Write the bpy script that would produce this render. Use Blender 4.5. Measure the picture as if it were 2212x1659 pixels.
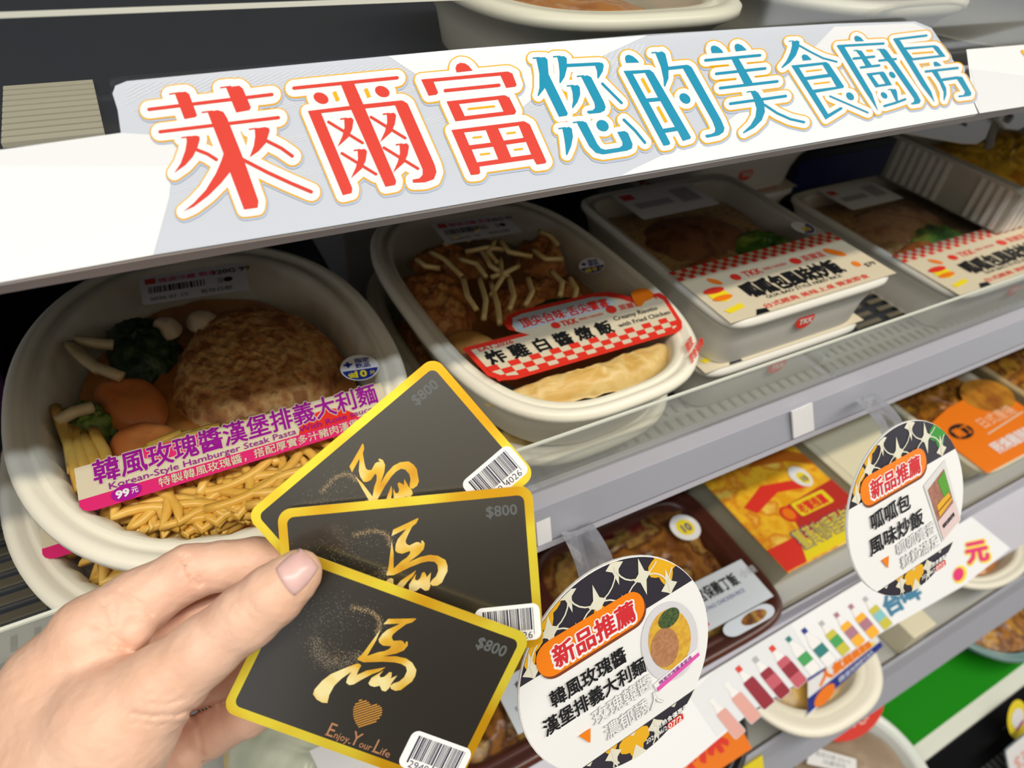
import bpy, bmesh, math, random
import numpy as np
from mathutils import Vector, Matrix
from mathutils.geometry import tessellate_polygon, delaunay_2d_cdt
from mathutils.bvhtree import BVHTree

for o in list(bpy.data.objects):
    bpy.data.objects.remove(o)
random.seed(7)
SC = bpy.context.scene
COL = SC.collection

# ------------------------------------------------------------------ camera
# All the layout below is in "u" (1 u = 0.24 m) measured from the lens:
# x along the shelves, y into the case, z up.
U = 0.24
CAM = Vector((0.0, 0.0, 1.5))
F, CX, CY = 1445.0, 1106.0, 829.5
RM = np.array([[0.87877674, -0.26399069, 0.39756806],
               [-0.47125599, -0.61145953, 0.63563751],
               [0.07529439, -0.74593978, -0.66174360]])
cam_d = bpy.data.cameras.new('camera')
cam = bpy.data.objects.new('camera', cam_d)
COL.objects.link(cam)
cam_d.sensor_fit = 'HORIZONTAL'
cam_d.sensor_width = 36.0
cam_d.lens = F / 2212.0 * 36.0
cam_d.clip_start = 0.01
cx_, cy_, cz_ = RM @ np.array([1, 0, 0]), RM @ np.array([0, -1, 0]), RM @ np.array([0, 0, -1])
cam.matrix_world = Matrix(((cx_[0], cy_[0], cz_[0], CAM.x), (cx_[1], cy_[1], cz_[1], CAM.y),
                           (cx_[2], cy_[2], cz_[2], CAM.z), (0, 0, 0, 1)))
cam_d.dof.use_dof = True
cam_d.dof.focus_distance = 0.27
cam_d.dof.aperture_fstop = 10.5
SC.camera = cam

# ------------------------------------------------------------------ world, lamps, exposure
SC.view_settings.view_transform = 'Standard'
SC.view_settings.look = 'None'
SC.view_settings.gamma = 1.0
SC.view_settings.use_curve_mapping = False
SC.view_settings.exposure = -0.80
world = bpy.data.worlds.new('shop')
SC.world = world
world.use_nodes = True
world.node_tree.nodes['Background'].inputs[0].default_value = (0.98, 0.98, 1.0, 1)
world.node_tree.nodes['Background'].inputs[1].default_value = 1.15

def area_lamp(name, y, z, x, length, width, power, col):
    d = bpy.data.lights.new(name, 'AREA')
    d.shape = 'RECTANGLE'; d.size = length; d.size_y = width
    d.energy = power; d.color = col
    o = bpy.data.objects.new(name, d); COL.objects.link(o)
    o.location = (x, y, z)
    return o
# two rows of ceiling tubes above the aisle; their slant sets the shadow edge on the trays
area_lamp('cool_ceiling_tubes', 0.197 - 0.715 * 1.32 + 0.075, 2.80, 0.35, 4.4, 0.07, 48, (0.82, 0.91, 1.0))
area_lamp('warm_ceiling_tubes', 0.197 - 0.558 * 1.32 + 0.06, 2.82, 0.35, 4.4, 0.07, 70, (1.0, 0.89, 0.70))
area_lamp('added_warm_fill', -1.75, 2.93, 0.2, 4.6, 1.5, 25, (1.0, 0.86, 0.62))  # unseen warm fill, added to lift the shaded goods and warm the card reflections

# ------------------------------------------------------------------ helpers: space
def W(x, y, z):
    return CAM + U * Vector((x, y, z))
def ray(px, py):
    return RM @ np.array([px - CX, py - CY, F])
def PZ(px, py, z):
    d = ray(px, py); k = z / d[2]
    return CAM + U * Vector(d * k)
def PY(px, py, y):
    d = ray(px, py); k = y / d[1]
    return CAM + U * Vector(d * k)
def PD(px, py, d):                       # d metres of depth in front of the lens
    r = RM @ np.array([(px - CX) / F * d, (py - CY) / F * d, d])
    return CAM + Vector(r)
def uz(px, py, z):                       # u-coordinates (x, y) of a point on level z
    d = ray(px, py); k = z / d[2]
    return float(d[0] * k), float(d[1] * k)

# ------------------------------------------------------------------ helpers: materials
MATS = {}
def mat(name, col, rough=0.5, metal=0.0, spec=0.5, noise=None, scale=40, bump=0.0, bscale=None,
        sss=0.0, trans=0.0, alpha=1.0, coat=0.0, detail=4):
    if name in MATS: return MATS[name]
    m = bpy.data.materials.new(name); m.use_nodes = True
    nt = m.node_tree; b = nt.nodes['Principled BSDF']
    b.inputs['Base Color'].default_value = (*col, 1)
    b.inputs['Roughness'].default_value = rough
    b.inputs['Metallic'].default_value = metal
    b.inputs['Specular IOR Level'].default_value = spec
    b.inputs['Transmission Weight'].default_value = trans
    b.inputs['Alpha'].default_value = alpha
    b.inputs['Coat Weight'].default_value = coat
    if sss:
        b.inputs['Subsurface Weight'].default_value = sss
        b.inputs['Subsurface Scale'].default_value = 0.004
        b.inputs['Subsurface Radius'].default_value = (1.0, 0.35, 0.2)
    if noise or bump:
        tc = nt.nodes.new('ShaderNodeTexCoord')
        n = nt.nodes.new('ShaderNodeTexNoise')
        n.inputs['Scale'].default_value = scale; n.inputs['Detail'].default_value = detail
        nt.links.new(tc.outputs['Object'], n.inputs['Vector'])
        if noise:
            r = nt.nodes.new('ShaderNodeValToRGB')
            els = r.color_ramp.elements
            pts = [(0.36, col)] + [(0.36 + 0.28 * (i + 1) / len(noise), c) for i, c in enumerate(noise)]
            els[0].position = pts[0][0]; els[0].color = (*pts[0][1], 1)
            els[1].position = pts[1][0]; els[1].color = (*pts[1][1], 1)
            for p, c in pts[2:]:
                e = els.new(p); e.color = (*c, 1)
            nt.links.new(n.outputs['Fac'], r.inputs[0]); nt.links.new(r.outputs[0], b.inputs['Base Color'])
        if bump:
            nb = n
            if bscale:
                nb = nt.nodes.new('ShaderNodeTexNoise'); nb.inputs['Scale'].default_value = bscale
                nb.inputs['Detail'].default_value = 6
                nt.links.new(tc.outputs['Object'], nb.inputs['Vector'])
            bp = nt.nodes.new('ShaderNodeBump'); bp.inputs['Strength'].default_value = bump
            bp.inputs['Distance'].default_value = 0.002
            nt.links.new(nb.outputs['Fac'], bp.inputs['Height']); nt.links.new(bp.outputs[0], b.inputs['Normal'])
    MATS[name] = m
    return m
def clear_mat(name, tint=(1, 1, 1), gloss=0.09, rough=0.08, fac_facing=0.35):
    """clear plastic film: mostly see-through, with a soft mirror that grows at grazing angles"""
    if name in MATS: return MATS[name]
    m = bpy.data.materials.new(name); m.use_nodes = True
    nt = m.node_tree; nt.nodes.clear()
    out = nt.nodes.new('ShaderNodeOutputMaterial'); mix = nt.nodes.new('ShaderNodeMixShader')
    tr = nt.nodes.new('ShaderNodeBsdfTransparent'); gl = nt.nodes.new('ShaderNodeBsdfGlossy')
    lw = nt.nodes.new('ShaderNodeLayerWeight'); mp = nt.nodes.new('ShaderNodeMath'); ad = nt.nodes.new('ShaderNodeMath')
    tr.inputs[0].default_value = (*tint, 1)
    gl.inputs['Color'].default_value = (1, 1, 1, 1); gl.inputs['Roughness'].default_value = rough
    lw.inputs['Blend'].default_value = 0.25
    mp.operation = 'MULTIPLY'; mp.inputs[1].default_value = fac_facing
    ad.operation = 'ADD'; ad.inputs[1].default_value = gloss; ad.use_clamp = True
    nt.links.new(lw.outputs['Fresnel'], mp.inputs[0]); nt.links.new(mp.outputs[0], ad.inputs[0])
    nt.links.new(ad.outputs[0], mix.inputs[0]); nt.links.new(tr.outputs[0], mix.inputs[1])
    nt.links.new(gl.outputs[0], mix.inputs[2]); nt.links.new(mix.outputs[0], out.inputs[0])
    MATS[name] = m
    return m

# ------------------------------------------------------------------ helpers: objects
def tag(o, label, cat, group=None):
    o['label'] = label; o['category'] = cat
    if group: o['group'] = group
    return o
def thing(name, label, cat, loc, group=None):
    o = bpy.data.objects.new(name, None); COL.objects.link(o)
    o.location = loc; o.empty_display_size = 0.02
    bpy.context.view_layer.update()
    return tag(o, label, cat, group)
def mesh(name, verts, faces, mats, parent=None, fm=None, smooth=False, label=None):
    me = bpy.data.meshes.new(name)
    root = parent
    while root and root.parent: root = root.parent
    org = Vector(root.location) if root else Vector((0, 0, 0))
    me.from_pydata([tuple(Vector(v) - org) for v in verts], [], faces)
    if not isinstance(mats, (list, tuple)): mats = [mats]
    for m in mats: me.materials.append(m)
    if fm:
        for p, i in zip(me.polygons, fm): p.material_index = i
    if smooth:
        for p in me.polygons: p.use_smooth = True
    me.update()
    o = bpy.data.objects.new(name, me); COL.objects.link(o)
    if parent:
        o.parent = parent
    if label: o['label'] = label
    return o
def top_mesh(name, verts, faces, mats, label, cat, fm=None, smooth=False, group=None):
    """a thing that is one mesh; its origin goes to the middle of its vertices"""
    c = sum((Vector(v) for v in verts), Vector()) / len(verts)
    o = mesh(name, [Vector(v) - c for v in verts], faces, mats, None, fm, smooth)
    o.location = c
    return tag(o, label, cat, group)
def structure(o):
    o['kind'] = 'structure'; return o
class MB:
    """collects solids in u-coordinates"""
    def __init__(s): s.v = []; s.f = []; s.m = []
    def add(s, vs, fs, mi=0):
        n = len(s.v); s.v += [Vector(v) for v in vs]
        s.f += [tuple(i + n for i in f) for f in fs]; s.m += [mi] * len(fs)
    def box(s, x0, x1, y0, y1, z0, z1, mi=0):
        s.add([W(x, y, z) for x in (x0, x1) for y in (y0, y1) for z in (z0, z1)],
              [(0, 1, 3, 2), (4, 6, 7, 5), (0, 4, 5, 1), (2, 3, 7, 6), (0, 2, 6, 4), (1, 5, 7, 3)], mi)
    def prism_x(s, prof, x0, x1, mi=0):
        n = len(prof)
        vs = [W(x0, y, z) for y, z in prof] + [W(x1, y, z) for y, z in prof]
        fs = [(i, (i + 1) % n, n + (i + 1) % n, n + i) for i in range(n)]
        fs += [tuple(range(n))[::-1], tuple(range(n, 2 * n))]
        s.add(vs, fs, mi)
    def tube(s, pts, r, n=7, mi=0):
        pts = [Vector(p) for p in pts]; rings = []
        for i, p in enumerate(pts):
            t = (pts[min(i + 1, len(pts) - 1)] - pts[max(i - 1, 0)]).normalized()
            a = t.cross(Vector((0.13, 0.21, 1))).normalized(); b = t.cross(a)
            rr = r(i / (len(pts) - 1)) if callable(r) else r
            rings.append([p + a * rr * math.cos(k * 2 * math.pi / n) + b * rr * math.sin(k * 2 * math.pi / n) for k in range(n)])
        vs = [v for rg in rings for v in rg]; fs = []
        for i in range(len(pts) - 1):
            for k in range(n):
                fs.append((i * n + k, i * n + (k + 1) % n, (i + 1) * n + (k + 1) % n, (i + 1) * n + k))
        fs += [tuple(range(n))[::-1], tuple(range((len(pts) - 1) * n, len(pts) * n))]
        s.add(vs, fs, mi)
    def build(s, name, mats, parent=None, smooth=False, label=None):
        return mesh(name, s.v, s.f, mats, parent, s.m, smooth, label)
    def top(s, name, mats, label, cat, smooth=False, group=None):
        return top_mesh(name, s.v, s.f, mats, label, cat, s.m, smooth, group)
def copy_tree(o, loc=None, label=None, parent=None, skip=()):
    c = o.copy(); COL.objects.link(c)
    if parent: c.parent = parent
    if loc is not None: c.location = loc
    if label: c['label'] = label
    for ch in list(o.children):
        if ch.name.split('.')[0] not in skip: copy_tree(ch, None, None, c, skip)
    return c
def bevel(o, w, seg=2):
    md = o.modifiers.new('bevel', 'BEVEL'); md.width = w; md.segments = seg; md.limit_method = 'ANGLE'
    return o

# ------------------------------------------------------------------ helpers: printed artwork (flat prints on real surfaces)
GLY = {}
def union2d(items):
    """one flat mesh without overlaps out of many overlapping polygons"""
    V2 = []; F2 = []
    for vs, fs in items:
        n = len(V2); V2 += [Vector((float(x), float(y))) for x, y in vs]
        for f in fs:
            ar = sum(vs[f[i]][0] * vs[f[(i + 1) % len(f)]][1] - vs[f[(i + 1) % len(f)]][0] * vs[f[i]][1] for i in range(len(f)))
            mx = max((vs[f[i]][0] - vs[f[i - 1]][0]) ** 2 + (vs[f[i]][1] - vs[f[i - 1]][1]) ** 2 for i in range(len(f)))
            if abs(ar) < 2e-5 * mx + 1e-14: continue
            g = [i + n for i in f]; F2.append(g if ar > 0 else g[::-1])
    if not F2: return [], []
    r = delaunay_2d_cdt(V2, [], F2, 0, 1e-5)
    return [(v.x, v.y) for v in r[0]], [tuple(f) for f, o in zip(r[2], r[5]) if o]
def glyphs(txt, bold):
    k = (txt, bold)
    if k in GLY: return GLY[k]
    cu = bpy.data.curves.new('t', 'FONT'); cu.body = txt; cu.size = 1.0
    cu.resolution_u = 2
    o = bpy.data.objects.new('t', cu); COL.objects.link(o)
    dg = bpy.context.evaluated_depsgraph_get(); dg.update()
    me = bpy.data.meshes.new_from_object(o.evaluated_get(dg))
    vs = [(v.co.x, v.co.y) for v in me.vertices]; fs = [tuple(p.vertices) for p in me.polygons]
    bpy.data.objects.remove(o); bpy.data.curves.remove(cu); bpy.data.meshes.remove(me)
    if bold and fs:
        ed = {}
        for f in fs:
            for a, b in zip(f, f[1:] + f[:1]): ed.setdefault((min(a, b), max(a, b)), []).append(1)
        it = [(vs, fs)]; pts = set()
        for (a, b), c in ed.items():
            if len(c) > 1: continue
            (ax, ay), (bx, by) = vs[a], vs[b]; L = math.hypot(bx - ax, by - ay)
            if L < 1e-6: continue
            nx, ny = -(by - ay) / L * bold, (bx - ax) / L * bold
            it.append(([(ax + nx, ay + ny), (bx + nx, by + ny), (bx - nx, by - ny), (ax - nx, ay - ny)], [(0, 1, 2, 3)])); pts.update((a, b))
        for a in pts:
            it.append(([(vs[a][0] + bold * math.cos(k), vs[a][1] + bold * math.sin(k)) for k in (0.3, 1.35, 2.4, 3.44, 4.49, 5.54)], [(0, 1, 2, 3, 4, 5)]))
        vs, fs = union2d(it)
    x0 = min((v[0] for v in vs), default=0); x1 = max((v[0] for v in vs), default=1)
    y0 = min((v[1] for v in vs), default=0); y1 = max((v[1] for v in vs), default=1)
    GLY[k] = (vs, fs, x0, x1, y0, y1)
    return GLY[k]
class Art:
    """2-D artwork, y downwards like print; layers are a hair apart"""
    def __init__(s): s.it = []; s.solid = set(); s.tf = lambda x, y: (x, y)
    def _add(s, vs, fs, m, layer): s.it.append((layer, m, [s.tf(*v) for v in vs], fs))
    def poly(s, pts, m, layer=0, holes=()):
        loops = [[Vector((p[0], p[1], 0)) for p in pts]] + [[Vector((p[0], p[1], 0)) for p in h] for h in holes]
        flat = [(v.x, v.y) for l in loops for v in l]
        s._add(flat, [tuple(t) for t in tessellate_polygon(loops)], m, layer)
    def rect(s, x0, y0, x1, y1, m, layer=0): s._add([(x0, y0), (x1, y0), (x1, y1), (x0, y1)], [(0, 1, 2, 3)], m, layer)
    def rrect_pts(s, x0, y0, x1, y1, r, n=6):
        out = []
        for cx, cy, a in ((x1 - r, y0 + r, -90), (x1 - r, y1 - r, 0), (x0 + r, y1 - r, 90), (x0 + r, y0 + r, 180)):
            for i in range(n + 1):
                t = math.radians(a + 90 * i / n); out.append((cx + r * math.cos(t), cy + r * math.sin(t)))
        return out
    def rrect(s, x0, y0, x1, y1, r, m, layer=0):
        p = s.rrect_pts(x0, y0, x1, y1, r); s._add(p, [tuple(range(len(p)))], m, layer)
    def ell(s, cx, cy, rx, ry, m, layer=0, rot=0, n=28, a0=0, a1=360):
        c, sn = math.cos(math.radians(rot)), math.sin(math.radians(rot)); p = []
        full = (a1 - a0) >= 360
        for i in range(n if full else n + 1):
            t = math.radians(a0 + (a1 - a0) * i / n); x, y = rx * math.cos(t), ry * math.sin(t)
            p.append((cx + c * x - sn * y, cy + sn * x + c * y))
        s._add(p, [tuple(range(len(p)))], m, layer)
    def stroke(s, pts, w, m, layer=0, cap=True):
        for i in range(len(pts) - 1):
            (ax, ay), (bx, by) = pts[i], pts[i + 1]; L = math.hypot(bx - ax, by - ay) or 1e-9
            nx, ny = -(by - ay) / L * w / 2, (bx - ax) / L * w / 2
            s._add([(ax + nx, ay + ny), (bx + nx, by + ny), (bx - nx, by - ny), (ax - nx, ay - ny)], [(0, 1, 2, 3)], m, layer)
        if cap:
            for p in pts: s.ell(p[0], p[1], w / 2, w / 2, m, layer, n=14)
    def text(s, t, x, y, h, m, layer=1, bold=0.0, width=None, rot=0.0, align='L', shear=0.0, gap=None):
        """x, y = left end of the baseline, h = em height"""
        vs, fs, x0, x1, y0, y1 = glyphs(t, bold)
        if not fs: return
        k = (width / (x1 - x0)) if width else h
        off = {'L': 0, 'C': -(x1 - x0) * k / 2, 'R': -(x1 - x0) * k}[align]
        c, sn = math.cos(math.radians(rot)), math.sin(math.radians(rot)); out = []
        for vx, vy in vs:
            X = (vx - x0) * k + off + shear * vy * h; Y = -vy * h
            out.append((x + c * X - sn * Y, y + sn * X + c * Y))
        s._add(out, fs, m, layer); s.solid.add(len(s.it) - 1)
    def build(s, name, mapf, parent, label=None):
        vs = []; fs = []; fm = []; mats = []
        grp = {}
        its = []
        for i, (layer, m, v2, f) in enumerate(s.it):
            if i in s.solid: its.append((layer, m, v2, f))
            else: grp.setdefault((layer, m.name), []).append((v2, f, m))
        for (layer, _), q in grp.items():
            if len(q) == 1 or sum(len(e[1]) for e in q) > 6000: its += [(layer, e[2], e[0], e[1]) for e in q]
            else:
                v2, f = union2d([(e[0], e[1]) for e in q]); its.append((layer, q[0][2], v2, f))
        for layer, m, v2, f in sorted(its, key=lambda q: q[0]):
            if m not in mats: mats.append(m)
            n = len(vs); vs += [mapf(x, y, layer) for x, y in v2]
            fs += [tuple(i + n for i in t) for t in f]; fm += [mats.index(m)] * len(f)
        return mesh(name, vs, fs, mats, parent, fm, False, label)
def quad_h(q, w=1.0, h=1.0):
    """homography from a w x h print to four corners (tl, tr, br, bl)"""
    A = []; B = []
    for (X, Y), (x, y) in zip(((0, 0), (w, 0), (w, h), (0, h)), q):
        A.append([X, Y, 1, 0, 0, 0, -x * X, -x * Y]); B.append(x)
        A.append([0, 0, 0, X, Y, 1, -y * X, -y * Y]); B.append(y)
    p = np.linalg.solve(np.array(A, float), np.array(B, float))
    def f(X, Y):
        d = p[6] * X + p[7] * Y + 1
        return (p[0] * X + p[1] * Y + p[2]) / d, (p[3] * X + p[4] * Y + p[5]) / d
    return f
def on_level(q, z, w, h, eps=0.0007):
    f = quad_h(q, w, h)
    return lambda x, y, l: PZ(*f(x, y), z + l * eps)
def plane_map(O, ex, ey, n, eps=0.00012):
    return lambda x, y, l: O + ex * x + ey * y + n * (eps * l)
# ------------------------------------------------------------------ the setting
m_wall = mat('wall_paint', (0.62, 0.62, 0.60), 0.8)
m_ceil = mat('ceiling_paint', (0.74, 0.70, 0.60), 0.85)
m_aisle = mat('aisle_dark', (0.035, 0.037, 0.045), 0.7, noise=[(0.09, 0.06, 0.05), (0.03, 0.05, 0.09)], scale=3)
m_floor = mat('floor_tile', (0.55, 0.54, 0.52), 0.35)
def room_box(name, x0, x1, y0, y1, z0, z1, m):
    v = [(x, y, z) for x in (x0, x1) for y in (y0, y1) for z in (z0, z1)]
    o = mesh(name, v, [(0, 1, 3, 2), (4, 6, 7, 5), (0, 4, 5, 1), (2, 3, 7, 6), (0, 2, 6, 4), (1, 5, 7, 3)], m)
    return structure(o)
room_box('floor', -3.2, 4.2, -3.5, 1.2, -0.05, 0.0, m_floor)
room_box('ceiling', -3.2, 4.2, -3.5, 1.2, 2.95, 3.0, m_ceil)
room_box('wall_back', -3.2, 4.2, 0.63, 0.8, 0.0, 2.95, mat('case_inside', (0.05, 0.05, 0.055), 0.6))
room_box('wall_front', -3.2, 4.2, -3.5, -3.3, 0.0, 2.95, m_aisle)

# ------------------------------------------------------------------ case and shelves
m_plate = mat('shelf_black', (0.028, 0.032, 0.042), 0.35, spec=0.5)
m_dark = mat('case_inside', (0.05, 0.05, 0.055), 0.6)
m_steel = mat('louver_steel', (0.62, 0.58, 0.47), 0.38, metal=0.25)
m_lip = mat('lip_grey', (0.31, 0.31, 0.28), 0.5)
m_slot = mat('slot_dark', (0.10, 0.10, 0.09), 0.7)
m_dash = mat('slot_grey', (0.15, 0.15, 0.13), 0.6)
m_rail = mat('rail_plastic', (0.50, 0.49, 0.56), 0.30, spec=0.6)
m_rail2 = mat('rail_plastic_dark', (0.36, 0.37, 0.43), 0.30, spec=0.6)
m_clear = clear_mat('acrylic', (0.95, 0.965, 0.955), 0.04, 0.05, 0.4)
m_edge = mat('acrylic_edge', (0.72, 0.74, 0.66), 0.3)
m_white = mat('white_plastic', (0.82, 0.82, 0.82), 0.35)
X0, X1 = -1.3, 6.2


def louver_blocks(parent, z, x_start, n, y0, y1, pitch, width=0.135, step=0.18, fill=0.72, m=None):
    for k in range(n):
        xa = x_start + k * step
        b = MB(); y = y0
        while y < y1:
            b.box(xa, xa + width, y, y + pitch * fill, z + 0.002, z + 0.010); y += pitch
        b.build('louver', m or m_steel, parent)
def dash_rows(parent, z, y0, rows, x0, x1, m):
    b = MB()
    for r in range(rows):
        x = x0 + (0.02 if r % 2 else 0); yy = y0 + r * 0.055
        while x < x1:
            b.box(x, x + 0.011, yy, yy + 0.036, z + 0.0005, z + 0.0025); x += 0.042
    return b.build('slot_row', m, parent)

# --- top tier
s1 = thing('display_shelf', 'uppermost shelf, black with steel louvers, behind the large printed sign', 'shelf', W(2.4, 1.5, -0.5))
b = MB(); b.box(X0, X1, 1.0, 2.6, -0.505, -0.474); b.build('shelf_plate', m_plate, s1)
louver_blocks(s1, -0.474, -0.570, 3, 1.252, 1.52, 0.0275, .142, .193)
def rail_thing(name, label, cat, y, z):
    return thing(name, label, cat, W(2.4, y, z))
g = rail_thing('price_rail', 'dark plastic rail under the large printed sign', 'rail', .92, -.5)
b = MB(); b.prism_x([(.998, -0.497), (0.848, -0.487), (0.838, -0.466), (0.99, -0.42), (.998, -0.42)], X0, X1)
b.build('rail_channel', mat('rail_smoke', (0.33, 0.30, 0.31), 0.35), g)
g = rail_thing('shelf_guard', 'clear upright guard behind the large printed sign', 'guard', 1.0, -.45)
b = MB(); b.box(X0, X1, 1.034, 1.040, -0.472, -0.242); o = b.build('guard_panel', m_clear, g)
b = MB(); b.box(X0, X1, 1.033, 1.038, -0.242, -0.2365); b.build('guard_edge', m_edge, o)

# --- second tier
S2 = -1.380
s2 = thing('display_shelf', 'second shelf from the top, carrying the white bowls behind a clear guard', 'shelf', W(2.4, 1.5, -1.4))
b = MB(); b.box(X0, X1, 0.80, 2.6, S2 - .035, S2); b.build('shelf_plate', m_plate, s2)
b = MB(); b.box(X0, X1, 0.80, 1.06, S2, S2 + .004); b.build('front_strip', m_lip, s2)
dash_rows(s2, S2 + .004, 0.84, 4, -0.6, 3.4, m_dash)
louver_blocks(s2, S2, -0.565, 21, 1.082, 1.60, 0.046, fill=.42, m=mat('louver_dark_steel', (.50, .45, .33), .3, metal=.85))  # narrower bars in a darker, more metallic steel
b = MB(); b.prism_x([(.798, -1.165), (.785, -1.165), (.772, -1.225), (.798, -1.225)], X0, X1, 0)
b.prism_x([(.798, -1.225), (.770, -1.225), (.742, -1.325), (.798, -1.40)], X0, X1, 1)
b.prism_x([(.798, -1.400), (.740, -1.325), (.736, -1.345), (.798, -1.43)], X0, X1, 0)
g = rail_thing('price_rail', 'grey two-tone price rail along the front of the second shelf', 'rail', .77, -1.3)
b.build('rail_channel', [m_rail, m_rail2], g)
g = rail_thing('shelf_guard', 'clear upright guard in front of the white bowls on the second shelf', 'guard', .78, -1.15)
b = MB(); b.box(X0, X1, 0.776, 0.782, -1.164, -1.006); o = b.build('guard_panel', m_clear, g)
b = MB(); b.box(X0, X1, 0.7755, 0.7815, -1.006, -1.001); b.build('guard_edge', m_edge, o)

# --- third tier
S3 = -2.275
s3 = thing('display_shelf', 'third shelf down, holding the dark and yellow meal trays', 'shelf', W(2.4, 1.4, -2.3))
b = MB(); b.box(X0, X1, 0.578, 2.6, S3 - .035, S3); b.build('shelf_plate', mat('shelf_grey', (.42, .42, .40), .45), s3)
b = MB(); b.prism_x([(.576, -2.15), (.569, -2.15), (.566, -2.240), (.385, -2.333), (.395, -2.355), (.576, -2.33)], X0, X1)
g = rail_thing('price_rail', 'grey sloping price rail of the third shelf, under the bottle strip', 'rail', .48, -2.28)
b.build('rail_channel', m_rail, g)
# --- fourth tier
S4 = -3.16
s4 = thing('display_shelf', 'fourth shelf down, with round soup bowls above the green mat', 'shelf', W(2.4, 1.4, -3.2))
b = MB(); b.box(X0, X1, 0.39, 2.6, S4 - .035, S4); b.build('shelf_plate', mat('shelf_grey', (.42, .42, .40), .45), s4)
b = MB(); b.prism_x([(.386, -3.10), (.37, -3.10), (.345, -3.17), (.27, -3.30), (.28, -3.33), (.386, -3.22)], X0, X1)
g = rail_thing('price_rail', 'grey price rail of the fourth shelf, above the green mat', 'rail', .33, -3.2)
b.build('rail_channel', m_rail2, g)
# --- bottom deck
deck = thing('display_deck', 'bottom deck of the case with a black slotted air grille along its front', 'deck', W(2.4, 1.0, -4.1))
b = MB(); b.box(X0, X1, 0.0, 2.6, -4.06, -4.005); b.build('deck_plate', mat('deck_white', (.72, .74, .66), .4), deck)
b = MB(); b.box(X0, X1, -0.55, -0.005, -4.20, -4.06); b.build('grille_bed', mat('grille_black', (.004, .004, .005), .8, spec=.1), deck)
b = MB(); x = 2.6
while x < 5.6:
    b.box(x, x + 0.022, -0.42, -0.18, -4.06, -4.045); x += 0.045
b.build('air_grille', mat('grille_grey', (.07, .07, .075), .5), deck)
b = MB(); b.box(1.6, X1, 0.085, 1.9, -4.004, -3.995)
b.top('green_mat', mat('mat_green', (0.008, 0.235, 0.004), 0.7, spec=.15), 'bright green flat mat covering the bottom deck', 'mat')

# ------------------------------------------------------------------ the printed shelf sign
SA, SB = np.array([0.82, -0.457]), np.array([1.025, -0.32])    # (y, z) of its lower and upper edge
sd = (SB - SA) / np.linalg.norm(SB - SA); sn = np.array([-sd[1], sd[0]])      # along, and normal towards the viewer
if sn[1] < 0: sn = -sn
NS = Vector((0, sn[0], sn[1]))
def on_sign(px, py, layer=0, e=0.00010):
    d = ray(px, py)
    k = (sn[0] * SA[0] + sn[1] * SA[1]) / (d[1] * sn[0] + d[2] * sn[1])
    return CAM + U * Vector(d * k) + NS * (e * layer + 0.0006)
p_white = mat('print_white', (0.80, 0.81, 0.84), 0.28, spec=0.5)
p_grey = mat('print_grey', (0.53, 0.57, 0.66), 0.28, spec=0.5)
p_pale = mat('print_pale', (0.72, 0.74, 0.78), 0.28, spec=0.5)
p_line = mat('print_line', (0.80, 0.82, 0.86), 0.28)
p_shade = mat('print_drop', (0.42, 0.49, 0.64), 0.3)
p_gold = mat('print_gold', (0.80, 0.42, 0.015), 0.28)
p_red = mat('print_red', (0.66, 0.058, 0.042), 0.26, spec=0.5)
p_teal = mat('print_teal', (0.012, 0.27, 0.45), 0.26, spec=0.5)
sign = thing('shelf_sign', 'long slanted white sign with red and teal Chinese lettering along the top shelf edge', 'sign', W(0.7, 0.92, -0.4))
A = Art()
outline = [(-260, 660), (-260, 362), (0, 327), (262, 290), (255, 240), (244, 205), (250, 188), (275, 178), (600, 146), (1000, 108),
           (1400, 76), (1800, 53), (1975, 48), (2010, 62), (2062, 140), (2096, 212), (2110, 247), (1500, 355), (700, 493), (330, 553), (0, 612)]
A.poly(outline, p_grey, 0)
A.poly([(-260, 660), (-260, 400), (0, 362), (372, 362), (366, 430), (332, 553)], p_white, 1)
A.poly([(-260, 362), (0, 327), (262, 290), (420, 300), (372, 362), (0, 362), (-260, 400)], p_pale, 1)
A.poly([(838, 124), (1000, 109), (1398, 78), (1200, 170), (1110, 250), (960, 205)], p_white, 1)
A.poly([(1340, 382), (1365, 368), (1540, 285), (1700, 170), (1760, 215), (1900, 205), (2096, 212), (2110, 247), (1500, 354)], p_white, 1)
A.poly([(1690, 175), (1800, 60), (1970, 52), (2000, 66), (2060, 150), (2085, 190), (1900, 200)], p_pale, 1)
random.seed(3)
def on_board(x, y):
    return 268 + (y > 290) * 0 < x < 2040 and y > 182 - (x - 250) * .0765 + 3 - (12 if 700 < x < 1400 else 0) and y < 605 - x * .1705
def hair(x, y, ux, uy, L):
    while L > 12 and not on_board(x + ux * L, y + uy * L): L -= 8
    if on_board(x, y) and L > 12: A.stroke([(x, y), (x + ux * L, y + uy * L)], 1.0, p_line, 1.5, False)
for i in range(40):      # hairlines of the print
    x = 300 + i * 18; hair(x, 186 - (x - 250) * .0765, -.86, .46 - i * .002, 60 + 120 * random.random())
for i in range(44):
    hair(1150 + i * 12, 110 - (i * 12) * .0765 + 6, -.5, .86, 30 + 60 * random.random())
for i in range(120):
    x = 430 + (i % 40) * 24; y = 250 + 75 * (i // 40) - (i % 40) * 3.2; hair(x, y, -.94, .33, 60)
board = A.build('sign_board', on_sign, sign)
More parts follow.
